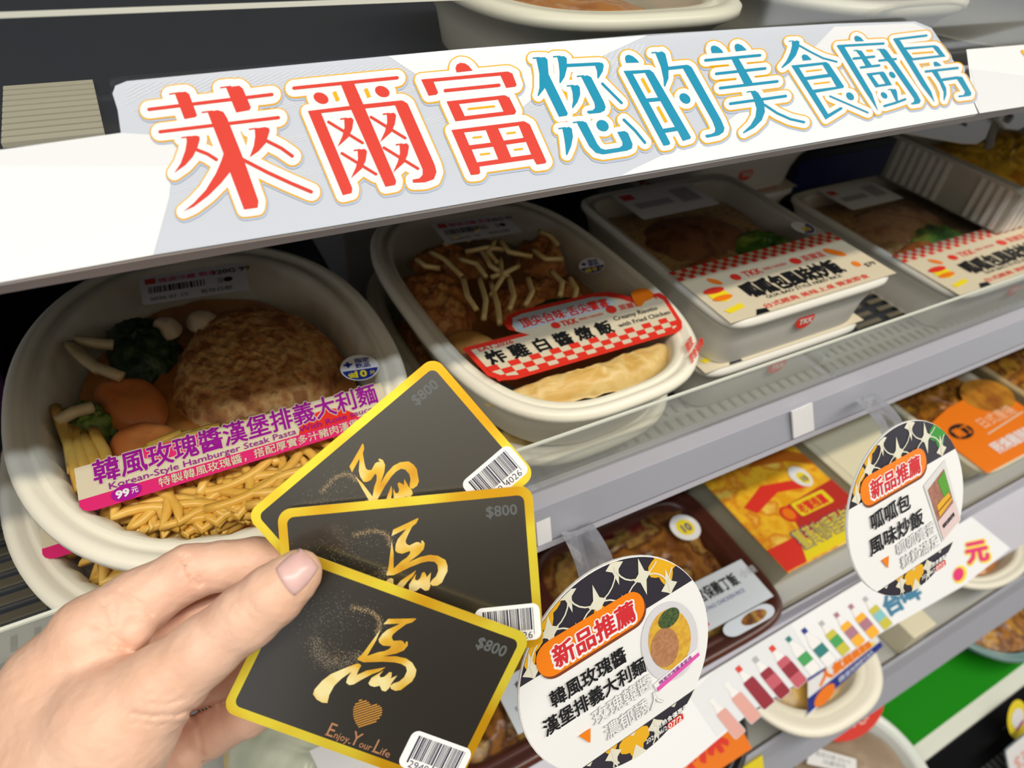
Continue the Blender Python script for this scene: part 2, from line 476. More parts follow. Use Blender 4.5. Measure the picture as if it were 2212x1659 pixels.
# a real back to the board
bk = MB()
bo = [on_sign(x, y) - NS * 0.0008 for x, y in outline]; bo2 = [p - NS * 0.0012 for p in bo]
n = len(bo); tri = [tuple(t) for t in tessellate_polygon([[Vector((x, y, 0)) for x, y in outline]])]
bk.v = bo + bo2; bk.f = tri + [tuple(i + n for i in t[::-1]) for t in tri] + [(i, (i + 1) % n, n + (i + 1) % n, n + i) for i in range(n)]
bk.m = [0] * len(bk.f); bk.build('backing', p_white, board)

CH = []   # (name, origin x, origin y, scale, colour, white margin px, strokes)
def S(*p, w=36): return ('S', list(p), w)
def P(*p): return ('P', list(p))
def R(o, *h): return ('R', o, h)
def E(cx, cy, rx, ry, rot): return ('E', cx, cy, rx, ry, rot)
def G(*p, w=24): return ('G', list(p), w)
CH.append((280, 160, 5.027, p_red, 16, [
    S((215, 408), (1545, 245)), P((495, 232), (610, 215), (650, 240), (735, 470), (720, 490), (600, 512)), S((440, 242), (560, 225), w=14),
    P((1050, 170), (1190, 150), (1230, 180), (1318, 385), (1300, 415), (1160, 440)), S((990, 172), (1100, 158), w=14),
    S((335, 650), (1615, 495)), P((850, 435), (960, 415), (1020, 435), (1060, 500), (1220, 900), (1255, 990), (1400, 1400), (1390, 1470), (1245, 1490), (1090, 1080), (1025, 890)), S((790, 440), (900, 425), w=14),
    P((1025, 880), (1000, 960), (940, 1100), (830, 1280), (700, 1420), (590, 1510), (700, 1460), (860, 1340), (1000, 1200), (1100, 1075), (1130, 950)),
    S((1230, 950), (1500, 1090), (1750, 1205), (1970, 1298), w=38),
    P((620, 705), (720, 690), (760, 700), (765, 730), (740, 820), (690, 920), (610, 1010), (490, 1095), (560, 990), (610, 850), (625, 760)), S((570, 714), (660, 702), w=14), S((735, 845), (850, 890), (945, 950)),
    P((1360, 615), (1470, 597), (1515, 610), (1520, 640), (1480, 770), (1400, 860), (1305, 925), (1350, 800), (1365, 700)), S((1300, 622), (1380, 612), w=14), S((1495, 750), (1650, 828), (1765, 912)),
    ]))
def xx(dx, dy): return [P(*[(x + dx, y + dy) for x, y in [(740, 625), (820, 612), (845, 640), (830, 740), (790, 830), (665, 942), (720, 820), (745, 720)]]), S((702 + dx, 630 + dy), (765 + dx, 621 + dy), w=16), S((565 + dx, 662 + dy), (945 + dx, 895 + dy), w=32)]
CH.append((600, 140, 5.183, p_red, 15, [
    S((180, 285), (1330, 168), w=38), P((705, 245), (850, 230), (960, 480), (1320, 1320), (1310, 1365), (1200, 1385), (825, 540), (800, 480)),
    E(482, 397, 88, 58, 25), E(1165, 322, 85, 58, 25),
    P((335, 540), (800, 483), (950, 465), (1380, 420), (1440, 450), (1310, 475), (970, 512), (825, 525), (470, 565)),
    P((335, 540), (475, 545), (830, 1400), (825, 1455), (725, 1480)),
    P((1305, 470), (1400, 425), (1450, 460), (1750, 1140), (1770, 1220), (1740, 1300), (1640, 1335), (1510, 1340), (1500, 1305), (1580, 1290), (1615, 1250), (1615, 1190)),
    G((628, 325), (672, 428), w=44), G((978, 290), (1020, 388), w=44),
    ] + xx(0, 0) + xx(475, -54) + xx(150, 350) + xx(618, 287)))
CH.append((880, 110, 5.72, p_red, 14, [
    P((600, 290), (585, 240), (600, 195), (645, 172), (700, 178), (750, 210), (795, 268)),
    P((163, 378), (1230, 278), (1300, 310), (1140, 328), (320, 405)), P((163, 378), (315, 405), (372, 540), (350, 565), (255, 578)), P((1140, 328), (1230, 278), (1290, 315), (1338, 440), (1325, 465), (1210, 480)),
    S((460, 515), (1120, 448), w=42),
    R([(475, 648), (1190, 570), (1250, 600), (1333, 770), (1315, 805), (585, 893)], [(628, 680), (1110, 625), (1178, 772), (700, 830)]), G((735, 742), (1070, 706), w=26),
    R([(535, 1000), (1430, 890), (1500, 930), (1705, 1390), (1690, 1410), (1585, 1425), (1545, 1355), (880, 1450), (890, 1525), (870, 1545), (775, 1555)],
      [(690, 1030), (960, 1000), (1020, 1155), (755, 1188)], [(1110, 980), (1365, 945), (1425, 1095), (1180, 1130)], [(785, 1240), (1050, 1205), (1112, 1360), (850, 1398)], [(1205, 1180), (1455, 1145), (1518, 1300), (1270, 1335)]),
    G((795, 1096), (912, 1082)), G((1212, 1042), (1328, 1028)), G((887, 1302), (1010, 1288)), G((1304, 1244), (1418, 1230)),
    ]))
CH.append((1120, 100, 6.38, p_teal, 11.5, [
    P((230, 185), (350, 175), (385, 210), (400, 400), (350, 600), (260, 715), (250, 700), (275, 600), (275, 400)), S((190, 190), (270, 183), w=18), P((395, 400), (350, 595), (545, 995), (650, 980), (665, 950)),
    P((520, 175), (610, 160), (650, 190), (655, 320), (620, 450), (560, 540), (550, 520), (552, 380), (540, 260)), S((470, 170), (560, 165), w=18), S((655, 290), (1090, 268), w=44), P((1040, 290), (1090, 250), (1140, 255), (1160, 290), (1145, 370), (1085, 472), (1070, 455), (1068, 370)),
    P((850, 445), (930, 425), (985, 450), (1160, 790), (1185, 860), (1170, 910), (1110, 940), (960, 955), (930, 935), (935, 915), (1010, 905), (1040, 870), (1030, 800)), S((798, 440), (880, 432), w=18),
    P((705, 575), (800, 558), (830, 590), (835, 690), (800, 790), (735, 880), (722, 865), (738, 770), (730, 660)), S((658, 572), (740, 565), w=18), S((1140, 540), (1405, 805), w=34),
    P((590, 1160), (680, 1133), (720, 1160), (735, 1270), (710, 1400), (655, 1525), (640, 1515), (630, 1390), (610, 1250)), S((542, 1158), (630, 1145), w=18),
    P((790, 1080), (860, 1052), (920, 1075), (1070, 1370), (1120, 1430), (1180, 1448), (1370, 1420), (1415, 1390), (1415, 1340), (1345, 1205), (1440, 1190), (1490, 1215), (1555, 1370), (1545, 1430), (1480, 1460), (1150, 1512), (1050, 1490), (960, 1400)), S((742, 1075), (830, 1062), w=18),
    E(1142, 1117, 90, 72, 35), S((1435, 1035), (1590, 1185), (1725, 1350), w=36),
    ]))
CH.append((1310, 90, 6.634, p_teal, 11, [
    P((265, 330), (248, 270), (258, 228), (300, 213), (360, 235), (420, 285), (452, 325)),
    R([(228, 445), (600, 428), (655, 470), (1190, 1390), (1180, 1415), (1075, 1445), (1000, 1300), (820, 1330), (895, 1475), (880, 1500), (800, 1515)], [(360, 488), (535, 472), (720, 825), (552, 838)], [(585, 890), (755, 875), (962, 1245), (790, 1272)]),
    G((492, 550), (602, 755), w=44), G((715, 955), (838, 1180), w=44),
    P((680, 185), (780, 165), (825, 200), (870, 390), (870, 550), (820, 672), (805, 660), (800, 560), (760, 380)), S((634, 185), (700, 180), w=18), S((870, 408), (1130, 380), w=48),
    P((1075, 405), (1150, 358), (1200, 390), (1620, 1140), (1670, 1260), (1655, 1320), (1590, 1365), (1420, 1400), (1395, 1375), (1400, 1358), (1480, 1345), (1530, 1320), (1540, 1270), (1500, 1160)), E(1105, 838, 88, 64, 40),
    ]))
CH.append((1490, 70, 6.637, p_teal, 10.5, [
    P((295, 322), (280, 260), (290, 222), (330, 212), (390, 235), (440, 280), (462, 318)), P((640, 298), (620, 240), (628, 200), (665, 185), (720, 205), (770, 250), (795, 280)),
    S((205, 425), (985, 352), w=40), S((360, 617), (1058, 540), w=40), S((415, 822), (1232, 725), w=40), S((560, 1045), (1352, 935), w=40),
    P((575, 400), (680, 400), (880, 745), (755, 760)),
    P((850, 875), (910, 855), (960, 890), (1040, 1020), (1055, 1160), (1010, 1280), (900, 1390), (750, 1470), (740, 1455), (850, 1350), (920, 1230), (935, 1110), (890, 960)), S((798, 878), (870, 868), w=16), S((1050, 1060), (1230, 1180), (1420, 1265), (1615, 1308), w=34),
    G((270, 510), (535, 488), w=18), G((795, 462), (1040, 440), w=18), G((400, 706), (650, 682), w=18), G((905, 655), (1110, 632), w=18),
    ]))
CH.append((1660, 60, 7.542, p_teal, 9.5, [
    P((355, 255), (440, 232), (478, 250), (475, 340), (420, 480), (330, 590), (200, 685), (185, 670), (270, 560), (330, 430), (358, 320)), S((308, 246), (380, 240), w=14),
    S((480, 318), (680, 430), (860, 520), (1085, 580), w=30), P((535, 562), (515, 500), (525, 470), (560, 458), (610, 475), (650, 515), (680, 548)),
    R([(345, 640), (905, 582), (955, 610), (1205, 980), (1190, 1005), (735, 1085), (945, 1430), (1140, 1318), (1175, 1320), (1175, 1350), (905, 1520)], [(470, 675), (855, 628), (945, 775), (565, 828)], [(600, 878), (990, 825), (1080, 985), (695, 1035)]),
    G((585, 736), (843, 708), w=26), G((712, 940), (975, 908), w=26), S((975, 1140), (1590, 1405), w=28), E(1302, 1140, 75, 52, 45),
    ]))
CH.append((1780, 50, 6.506, p_teal, 8.5, [
    P((420, 280), (400, 235), (410, 205), (440, 198), (490, 220), (540, 275)), S((175, 345), (812, 308), w=34), P((160, 345), (260, 350), (650, 1010), (735, 1250), (725, 1240), (540, 960)),
    S((393, 520), (680, 492), w=34), S((495, 645), (752, 615), w=34), P((420, 405), (500, 405), (650, 615), (560, 620), (480, 480)), S((398, 408), (450, 403), w=16),
    R([(570, 728), (800, 700), (830, 720), (930, 890), (700, 925)], [(650, 755), (755, 738), (840, 870), (745, 885)]), E(820, 1035, 55, 35, 45),
    P((905, 955), (980, 945), (1000, 985), (1015, 1110), (985, 1115)), S((878, 955), (930, 950), w=14), S((825, 1185), (980, 1140), (1115, 1090), w=34),
    S((752, 548), (985, 525), w=32), P((745, 395), (820, 378), (860, 410), (960, 550), (1280, 1010), (1335, 1110), (1315, 1150), (1210, 1165), (1195, 1145), (1240, 1125), (1240, 1080), (900, 590), (830, 520)), S((722, 392), (780, 386), w=14), E(935, 748, 55, 34, 45),
    S((965, 250), (1415, 195), w=32), P((945, 245), (1045, 265), (1480, 980), (1530, 1130), (1520, 1120), (1350, 900)),
    R([(1100, 362), (1530, 330), (1580, 350), (1685, 490), (1220, 545)], [(1130, 395), (1505, 360), (1595, 470), (1220, 512)]), G((1215, 448), (1515, 425), w=26),
    P((1530, 630), (1512, 590), (1520, 565), (1550, 560), (1595, 585), (1625, 620)), S((1405, 700), (1852, 650), w=34),
    P((1490, 705), (1570, 700), (1690, 930), (1695, 1020), (1665, 1108), (1655, 1095), (1655, 990), (1600, 860)), S((1640, 815), (1850, 785), w=40),
    P((1840, 800), (1880, 765), (1920, 780), (2045, 1000), (2035, 1040), (1870, 1062), (1855, 1040), (1940, 1025), (1955, 980)),
    ]))
for ci, (ox, oy, sc, colr, mg, ops) in enumerate(CH):
    A = Art(); A.tf = lambda x, y: (ox + x / sc, oy + y / sc)
    def grow(op, extra, m, layer, dy=0):
        k = op[0]; e = extra * sc; q = lambda pts: [(x + dy * .6, y + dy) for x, y in pts]
        if k == 'S': A.stroke(q(op[1]), op[2] + 2 * e, m, layer)
        elif k in 'PR':
            A.poly(q(op[1]), m, layer)
            if e: A.stroke(q(op[1] + [op[1][0]]), 2 * e, m, layer)
        elif k == 'E': A.ell(op[1], op[2] + dy, op[3] + e, op[4] + e, m, layer, op[5])
    for op in ops:
        if op[0] == 'G': continue
        grow(op, mg + 4.5, p_shade, 2, 3 * sc)
        grow(op, mg + 2.9, p_gold, 3)
        grow(op, mg, p_white, 4)
    for op in ops:
        if op[0] == 'S': A.stroke(op[1], op[2], colr, 5)
        elif op[0] == 'P': A.poly(op[1], colr, 5)
        elif op[0] == 'R': A.poly(op[1], colr, 5, op[2])
        elif op[0] == 'E': A.ell(op[1], op[2], op[3], op[4], colr, 5, op[5])
        elif op[0] == 'G': A.stroke(op[1], op[2], p_gold, 5, False)
    A.build('lettering', on_sign, board)

# the next sign along the same edge
sg2 = thing('shelf_sign', 'plain pale strip of the next sign at the far right of the top shelf edge', 'sign', W(2.1, 0.92, -0.4))
A = Art()
o2 = [(2086, 108), (2230, 96), (2420, 84), (2420, 195), (2230, 228), (2114, 246), (2100, 214)]
A.poly(o2, p_white, -2); A.poly([(2095, 150), (2420, 190), (2420, 195), (2230, 228), (2114, 246)], p_pale, -1)
A.stroke([(2206, 112), (2214, 122), (2230, 128)], 7, p_gold, 0)
A.build('sign_board', on_sign, sg2)
# ------------------------------------------------------------------ trays and bowls
m_bowl = mat('bowl_white', (0.83, 0.79, 0.67), 0.38, spec=0.5)
m_bowlg = mat('bowl_cool', (0.74, 0.78, 0.74), 0.35)
m_film = clear_mat('lid_film', (0.97, 0.965, 0.95), 0.045, 0.28, 0.22)
p_cream = mat('label_cream', (0.68, 0.60, 0.44), 0.4)
p_lwhite = mat('label_white', (0.80, 0.79, 0.80), 0.4)
p_pink = mat('label_pink', (0.72, 0.025, 0.17), 0.4)
p_lred = mat('label_red', (0.72, 0.035, 0.02), 0.4)
p_purple = mat('label_purple', (0.30, 0.008, 0.28), 0.4)
p_mag = mat('label_magenta', (0.40, 0.01, 0.30), 0.4)
p_black = mat('label_black', (0.010, 0.010, 0.012), 0.4)
p_blue = mat('label_blue', (0.015, 0.03, 0.25), 0.35)
p_yel = mat('label_yellow', (0.85, 0.68, 0.02), 0.35)
p_orange = mat('label_orange', (0.85, 0.20, 0.01), 0.35)
p_lgrey = mat('label_grey', (0.42, 0.42, 0.44), 0.4)
p_sky = mat('label_sky', (0.50, 0.60, 0.66), 0.4)

def sup(a, b, n, t):
    c, s = math.cos(t), math.sin(t)
    return a * math.copysign(abs(c) ** (2 / n), c), b * math.copysign(abs(s) ** (2 / n), s)
def dish(parent, cx, cy, z, a, b, n=2.2, h=0.165, rim=0.062, taper=0.15, rot=0.0, m=None, seg=96, flutes=0, corner=0, name='bowl_body'):
    """an open tray: rolled flange, inner wall and floor, outer wall (one closed surface)"""
    c, s = math.cos(rot), math.sin(rot)
    prof = [(0.012, -0.030, 0), (0.0, -0.022, 0), (0.0, -0.008, 0), (0.010, 0.0, 0), (rim * .45, 0.002, 0), (rim * .62, -0.010, 0), (rim * .8, -0.010, 0), (rim, -0.004, 0), (rim + .012, -0.018, 1),
            (rim + taper * .45, -h * .6, 1), (rim + taper * .75, -h * .90, 1), (rim + taper * 1.1, -h * .94, 0),
            None,
            (rim + taper * 1.0, -h, 0), (rim + taper * .62, -h * .96, 0), (rim * .9 + taper * .3, -h * .55, 0), (rim * .6, -0.05, 0), (rim * .35, -0.036, 0)]
    vs = []; rings = []
    for p in prof:
        if p is None:
            rings.append(None); continue
        off, dz, fl = p; rings.append(len(vs))
        for k in range(seg):
            t = 2 * math.pi * k / seg
            o = off + (0.006 * (math.sin(t * flutes) > 0) if (fl and flutes) else 0)
            x, y = sup(a - o, b - o, n, t)
            vs.append(W(cx + c * x - s * y, cy + s * x + c * y, z + dz))
    fs = []
    def link(i, j):
        for k in range(seg): fs.append((i + k, i + (k + 1) % seg, j + (k + 1) % seg, j + k))
    seq = [r for r in rings]
    cut = seq.index(None)
    inner, outer = seq[:cut], seq[cut + 1:]
    for i, j in zip(inner[:-1], inner[1:]): link(i, j)
    fs.append(tuple(range(inner[-1], inner[-1] + seg)))
    for i, j in zip(outer[:-1], outer[1:]): link(i, j)
    link(outer[-1], inner[0]); fs.append(tuple(range(outer[0], outer[0] + seg)))
    return mesh(name, vs, fs, m or m_bowl, parent, None, True)
def film(parent, cx, cy, z, a, b, n, rot=0.0, seg=72, m=None, name='lid_film'):
    c, s = math.cos(rot), math.sin(rot); vs = []; fs = []
    R_ = [0, .35, .7, 1.0]
    vs.append(W(cx, cy, z - 0.004))
    for r in R_[1:]:
        for k in range(seg):
            x, y = sup(a * r, b * r, n, 2 * math.pi * k / seg)
            vs.append(W(cx + c * x - s * y, cy + s * x + c * y, z + 0.001 - 0.005 * (1 - r * r)))
    for k in range(seg): fs.append((0, 1 + k, 1 + (k + 1) % seg))
    for i in range(len(R_) - 2):
        for k in range(seg): fs.append((1 + i * seg + k, 1 + (i + 1) * seg + k, 1 + (i + 1) * seg + (k + 1) % seg, 1 + i * seg + (k + 1) % seg))
    return mesh(name, vs, fs, m or m_film, parent, None, True)
def hnoise(x, y, s):
    return (math.sin(x * 3.1 * s + 1.3 * math.sin(y * 2.3 * s)) + math.sin(y * 2.7 * s + 1.7 * math.sin(x * 1.9 * s + 2)) + .6 * math.sin((x + y) * 5.3 * s) + .5 * math.sin((x - y) * 7.7 * s)) / 3
def blob(parent, name, pts, z, t, m, amp=0.012, ns=14, edge=3.0, rings=14, label=None, jag=0.0):
    """a lump of food: outline pts (u, on plan), domed top at z, thickness t"""
    n0 = len(pts); pts2 = []
    for i in range(n0):        # Catmull-Rom resample
        p0, p1, p2, p3 = (Vector(pts[(i + k - 1) % n0]) for k in range(4))
        for k in range(6):
            s = k / 6
            pts2.append(0.5 * ((2 * p1) + (-p0 + p2) * s + (2 * p0 - 5 * p1 + 4 * p2 - p3) * s * s + (-p0 + 3 * p1 - 3 * p2 + p3) * s ** 3))
    c = sum(pts2, Vector((0, 0))) / len(pts2); n = len(pts2)
    vs = [W(c.x, c.y, z + amp * hnoise(c.x * 10, c.y * 10, ns / 10))]; fs = []
    for r in range(1, rings + 1):
        q = r / rings
        for i, p in enumerate(pts2):
            x, y = c.x + (p.x - c.x) * q, c.y + (p.y - c.y) * q
            k = 1 + jag * hnoise(x * 9, y * 9, 5.0) * q
            x, y = c.x + (x - c.x) * k, c.y + (y - c.y) * k
            vs.append(W(x, y, z - t * q ** edge + amp * hnoise(x * 10, y * 10, ns / 10) + amp * .5 * hnoise(y * 23, x * 23, ns / 10)))
    for i in range(n): fs.append((0, 1 + i, 1 + (i + 1) % n))
    for r in range(rings - 1):
        for i in range(n): fs.append((1 + r * n + i, 1 + (r + 1) * n + i, 1 + (r + 1) * n + (i + 1) % n, 1 + r * n + (i + 1) % n))
    fs.append(tuple(1 + (rings - 1) * n + i for i in range(n)))
    return mesh(name, vs, fs, m, parent, None, True, label)
def pxblob(parent, name, px, z, t, m, **k): return blob(parent, name, [uz(x, y, z) for x, y in px], z, t, m, **k)
def noodles(parent, name, cx, cy, a, b, z, count, m, r=0.0105, seed=1, spread=0.02, region=None):
    rnd = random.Random(seed); mb = MB()
    for i in range(count):
        for _ in range(60):
            x, y = cx + rnd.uniform(-a, a), cy + rnd.uniform(-b, b)
            if ((x - cx) / a) ** 2 + ((y - cy) / b) ** 2 < .82 and (region is None or region(x, y)): break
        an = rnd.uniform(0, 6.28); cv = rnd.uniform(4, 11) * rnd.choice((-1, 1)); L = rnd.uniform(.35, .65); pts = []; N = 20
        zz = z - rnd.uniform(0, spread)
        for k in range(N):
            e = ((x - cx) / a) ** 2 + ((y - cy) / b) ** 2
            if e > .80: an = math.atan2(cy - y, cx - x) + rnd.uniform(.6, 1.2)
            if e > 1.0: x, y = cx + (x - cx) / math.sqrt(e), cy + (y - cy) / math.sqrt(e)
            pts.append(W(x, y, zz + .016 * math.sin(k * .22 + i * 1.7)))
            x += math.cos(an) * L / N; y += math.sin(an) * L / N; an += cv * L / N
        mb.tube(pts, r * U, 6)
    return mb.build(name, m, parent, True)
def sticks(parent, name, px, z, m, r=0.013, label=None):
    mb = MB()
    for l in px:
        pts = [PZ(x, y, z + .008 * (i % 2)) for i, (x, y) in enumerate(l)]
        # smooth between the points
        out = []
        for i in range(len(pts) - 1):
            for k in range(4): out.append(pts[i].lerp(pts[i + 1], k / 4))
        out.append(pts[-1]); mb.tube(out, r * U, 7)
    return mb.build(name, m, parent, True, label)
def save_sticker(parent, q, z, eps=0.0007):
    """round 'plus a drink, save 10' sticker"""
    A = Art()
    A.ell(5, 5, 5, 5, p_lwhite, 1); A.ell(5, 5, 4.65, 4.65, p_blue, 2, a0=8, a1=172)
    A.text('指定', 3.9, 2.9, 2.0, p_blue, 3, .02); A.text('飲品', 3.9, 4.9, 2.0, p_blue, 3, .02); A.text('+', 1.1, 4.6, 3.6, p_blue, 3, .06)
    A.text('省', 1.5, 8.3, 2.1, p_yel, 3, .03); A.text('10', 3.4, 8.6, 3.6, p_yel, 3, .04); A.text('元', 7.2, 8.0, 1.6, p_yel, 3, .02)
    return A.build('round_sticker', on_level(q, z, 10, 10, eps), parent)
def price_label(parent, q, z, logo=True, name='barcode_label'):
    A = Art(); A.rrect(0, 0, 40, 20, 1.2, p_lwhite, 1)
    A.rect(2, 2, 6, 6, p_red, 2); A.text('微波冷藏 熟食', 7, 5.6, 3.6, p_pink, 2, .01)
    A.text('120G 99', 28, 6, 4.2, p_black, 2, .02)
    rnd = random.Random(4); x = 3
    while x < 24:
        w = rnd.choice((.35, .5, .9)); A.rect(x, 8, x + w, 12.5, p_black, 2); x += w + rnd.choice((.3, .5, .8))
    A.ell(33, 10.5, 1.7, 1.7, p_black, 2); A.rect(29, 8.6, 31, 12.4, p_lgrey, 2)
    A.text('2026 01 15', 3, 17.6, 3.2, p_black, 2, .0); A.text('有效日期', 22, 17.6, 3.0, p_black, 2)
    return A.build(name, on_level(q, z, 40, 20), parent)

GB = 'white bowls and boxes on the second shelf'
# ------------------------------------------------------------------ pasta bowl (two stacked)
m_pasta = mat('pasta', (0.74, 0.42, 0.07), 0.25, noise=[(0.82, 0.52, 0.12)], scale=60, sss=0.1)
m_crumb = mat('cutlet_crumb', (0.34, 0.125, 0.035), 0.7, noise=[(0.58, 0.25, 0.07), (0.72, 0.42, 0.16), (0.40, 0.15, 0.04)], scale=95, bump=0.9, bscale=230)
m_spin = mat('spinach', (0.006, 0.022, 0.008), 0.45, noise=[(0.012, 0.04, 0.012), (0.05, 0.09, 0.03)], scale=180, bump=0.6)
m_mush = mat('mushroom', (0.55, 0.42, 0.22), 0.4, noise=[(0.66, 0.54, 0.33)], scale=60)
m_carrot = mat('carrot', (0.62, 0.17, 0.035), 0.4, noise=[(0.70, 0.24, 0.06)], scale=50)
m_sauce = mat('rose_sauce', (0.46, 0.15, 0.025), 0.22, noise=[(0.58, 0.24, 0.05), (0.40, 0.13, 0.03)], scale=30)
m_broc = mat('broccoli', (0.05, 0.12, 0.02), 0.55, noise=[(0.20, 0.30, 0.05), (0.06, 0.12, 0.02)], scale=160, bump=.8)
B1 = (0.018, 1.285)
b1 = thing('meal_bowl', 'white oval pasta bowl with breaded patty and pink label, top of its stack', 'meal bowl', W(B1[0], B1[1], -1.18), GB)
dish(b1, B1[0], B1[1], -1.0, 0.400, 0.533, 2.25, 0.178, 0.056, 0.06, flutes=60)
blob(b1, 'sauce', [(B1[0] + .30 * math.cos(t), B1[1] + .42 * math.sin(t)) for t in [k * .5236 for k in range(12)]], -1.075, 0.03, m_sauce, amp=.006)
noodles(b1, 'spaghetti', B1[0], B1[1] - .29, 0.27, 0.125, -1.030, 95, m_pasta, 0.0096, 5, 0.060)
sticks(b1, 'noodle_bundle', [[(60, 1010), (120, 1090), (190, 1130)], [(120, 880), (150, 960), (160, 1020)], [(165, 930), (178, 990), (190, 1030)], [(180, 940), (200, 985), (215, 1020)], [(200, 930), (225, 975), (238, 1010)], [(150, 925), (160, 1000), (175, 1060)]], -1.035, m_pasta, .0115)
pxblob(b1, 'breaded_cutlet', [(345, 830), (350, 770), (385, 700), (440, 650), (530, 625), (640, 640), (715, 690), (735, 760), (715, 810), (650, 850), (560, 885), (470, 905), (400, 890)], -1.022, 0.085, m_crumb, amp=.007, ns=60, edge=6, rings=34, jag=.02)
pxblob(b1, 'spinach', [(210, 690), (260, 660), (320, 655), (370, 690), (375, 730), (330, 780), (275, 790), (225, 760)], -1.020, 0.06, m_spin, amp=.008, ns=50, jag=.10)
pxblob(b1, 'leafy_green', [(100, 880), (150, 850), (200, 845), (240, 870), (240, 900), (190, 925), (130, 935)], -1.030, 0.05, m_broc, amp=.010, ns=40, jag=.12)
sticks(b1, 'mushroom', [[(150, 745), (180, 775), (215, 800)], [(165, 735), (210, 742), (245, 745)], [(200, 790), (240, 805), (265, 815)], [(125, 910), (160, 890), (200, 880)]], -1.022, m_mush, .013)
pxblob(b1, 'carrot_slice', [(190, 820), (250, 800), (310, 800), (345, 830), (350, 880), (300, 910), (225, 890)], -1.028, 0.04, m_carrot, amp=.003, edge=5)
pxblob(b1, 'carrot_slice', [(225, 925), (290, 895), (360, 900), (420, 930), (400, 975), (300, 1000), (230, 985)], -1.024, 0.04, m_carrot, amp=.003, edge=5)
pxblob(b1, 'onion_piece', [(320, 690), (350, 672), (385, 680), (380, 705), (345, 712)], -1.016, 0.03, mat('onion', (.62, .50, .33), .35), amp=.003)
pxblob(b1, 'onion_piece', [(395, 672), (430, 660), (470, 668), (450, 690), (410, 695)], -1.018, 0.03, mat('onion', (.62, .50, .33), .35), amp=.003)
f1 = film(b1, B1[0], B1[1], -0.999, 0.352, 0.484, 2.25)
q = [(160, 1012), (823, 826), (848, 905), (174, 1112)]
A = Art()      # 118 x 16 mm print
A.rect(0, 0, 118, 11.2, p_cream, 1)
A.poly(A.rrect_pts(0, 11.2, 118, 16, 2.2)[:14] + [(0, 16 - 2.2)] if False else [(0, 11.2), (118, 11.2), (118, 16)] + [(5, 16), (2.5, 15.6), (.8, 14.6), (0, 13.2)], p_pink, 1)
A.poly([(19, 0), (47, 0), (45, 2.4), (42, 4.6), (37, 5.6), (30, 5.6), (25, 4.4), (21.5, 2.6)], p_pink, 2)
A.poly([(79, 11.2), (80, 8.6), (83, 6.2), (87, 4.8), (92, 4.3), (96, 5.2), (100, 7.0), (103, 9.2), (104, 11.2)], p_lred, 2)
A.text('韓風玫瑰醬漢堡排義大利麵', 5.4, 6.9, 9, p_cream, 3, .055, width=109.4)
A.text('韓風玫瑰醬漢堡排義大利麵', 5.6, 6.9, 9, p_purple, 4, .020, width=109)
A.text('Korean-Style Hamburger Steak Pasta With Rose sauce', 10, 10.5, 3.2, p_purple, 4, .004, width=101)
A.text('特製韓風玫瑰醬，搭配厚實多汁豬肉漢堡排', 26, 14.7, 3.6, p_cream, 4, .012, width=82)
A.ell(15.2, 13.1, 5.0, 2.75, p_mag, 3); A.text('99', 11.6, 14.4, 3.6, p_lwhite, 5, .045, width=4.6); A.text('元', 16.8, 14.0, 2.4, p_lwhite, 5, .02)
A.build('front_label', on_level(q, -0.997, 118, 16), f1)
save_sticker(f1, [(728, 772), (812, 762), (824, 815), (742, 828)], -0.997)
price_label(f1, [(300, 600), (525, 566), (540, 625), (308, 660)], -0.997)
b1b = copy_tree(b1, W(B1[0] - .072, B1[1] + .015, -1.366), 'white oval pasta bowl underneath, its pink label corner just showing below the top bowl')
for ch in b1b.children_recursive:
    if ch.name.startswith('front_label'): ch.location = U * Vector((-.045, .070, 0))

# ------------------------------------------------------------------ fried chicken risotto bowl (two stacked)
m_fry = mat('fried_chicken', (0.46, 0.16, 0.04), 0.6, noise=[(0.66, 0.27, 0.07), (0.38, 0.12, 0.03), (0.72, 0.36, 0.12)], scale=70, bump=1.0, bscale=150)
m_cheese = mat('shredded_cheese', (0.72, 0.52, 0.20), 0.4, noise=[(0.78, 0.60, 0.28)], scale=50)
m_rice = mat('creamy_rice', (0.72, 0.46, 0.13), 0.4, noise=[(0.78, 0.58, 0.24), (0.64, 0.40, 0.10)], scale=60, bump=.3)
m_brown = mat('brown_sauce', (0.24, 0.10, 0.02), 0.25, noise=[(0.34, 0.15, 0.03)], scale=30)
B2 = (0.825, 1.315)
b2 = thing('meal_bowl', 'white bowl of fried chicken risotto with red checkered label, upper of two', 'meal bowl', W(B2[0], B2[1], -1.18), GB)
dish(b2, B2[0], B2[1], -1.0, 0.345, 0.515, 3.0, 0.178, 0.046, 0.04, rot=.03, m=m_bowl)
blob(b2, 'sauce', [(B2[0] + .25 * math.cos(t), B2[1] + .02 + .40 * math.sin(t)) for t in [k * .5236 for k in range(12)]], -1.065, 0.03, m_brown, amp=.006)
pxblob(b2, 'rice', [(1050, 845), (1150, 810), (1260, 785), (1400, 735), (1475, 715), (1480, 750), (1400, 800), (1290, 830), (1150, 850)], -1.020, 0.04, m_rice, amp=.006, ns=30)
pxblob(b2, 'fried_chicken', [(850, 600), (880, 570), (950, 560), (1010, 590), (1030, 640), (1010, 690), (950, 690), (890, 660)], -1.018, 0.06, m_fry, amp=.012, ns=34, jag=.06, edge=4)
pxblob(b2, 'fried_chicken', [(1050, 620), (1110, 590), (1180, 580), (1250, 590), (1270, 625), (1200, 660), (1110, 670), (1060, 660)], -1.020, 0.06, m_fry, amp=.012, ns=34, jag=.06, edge=4)
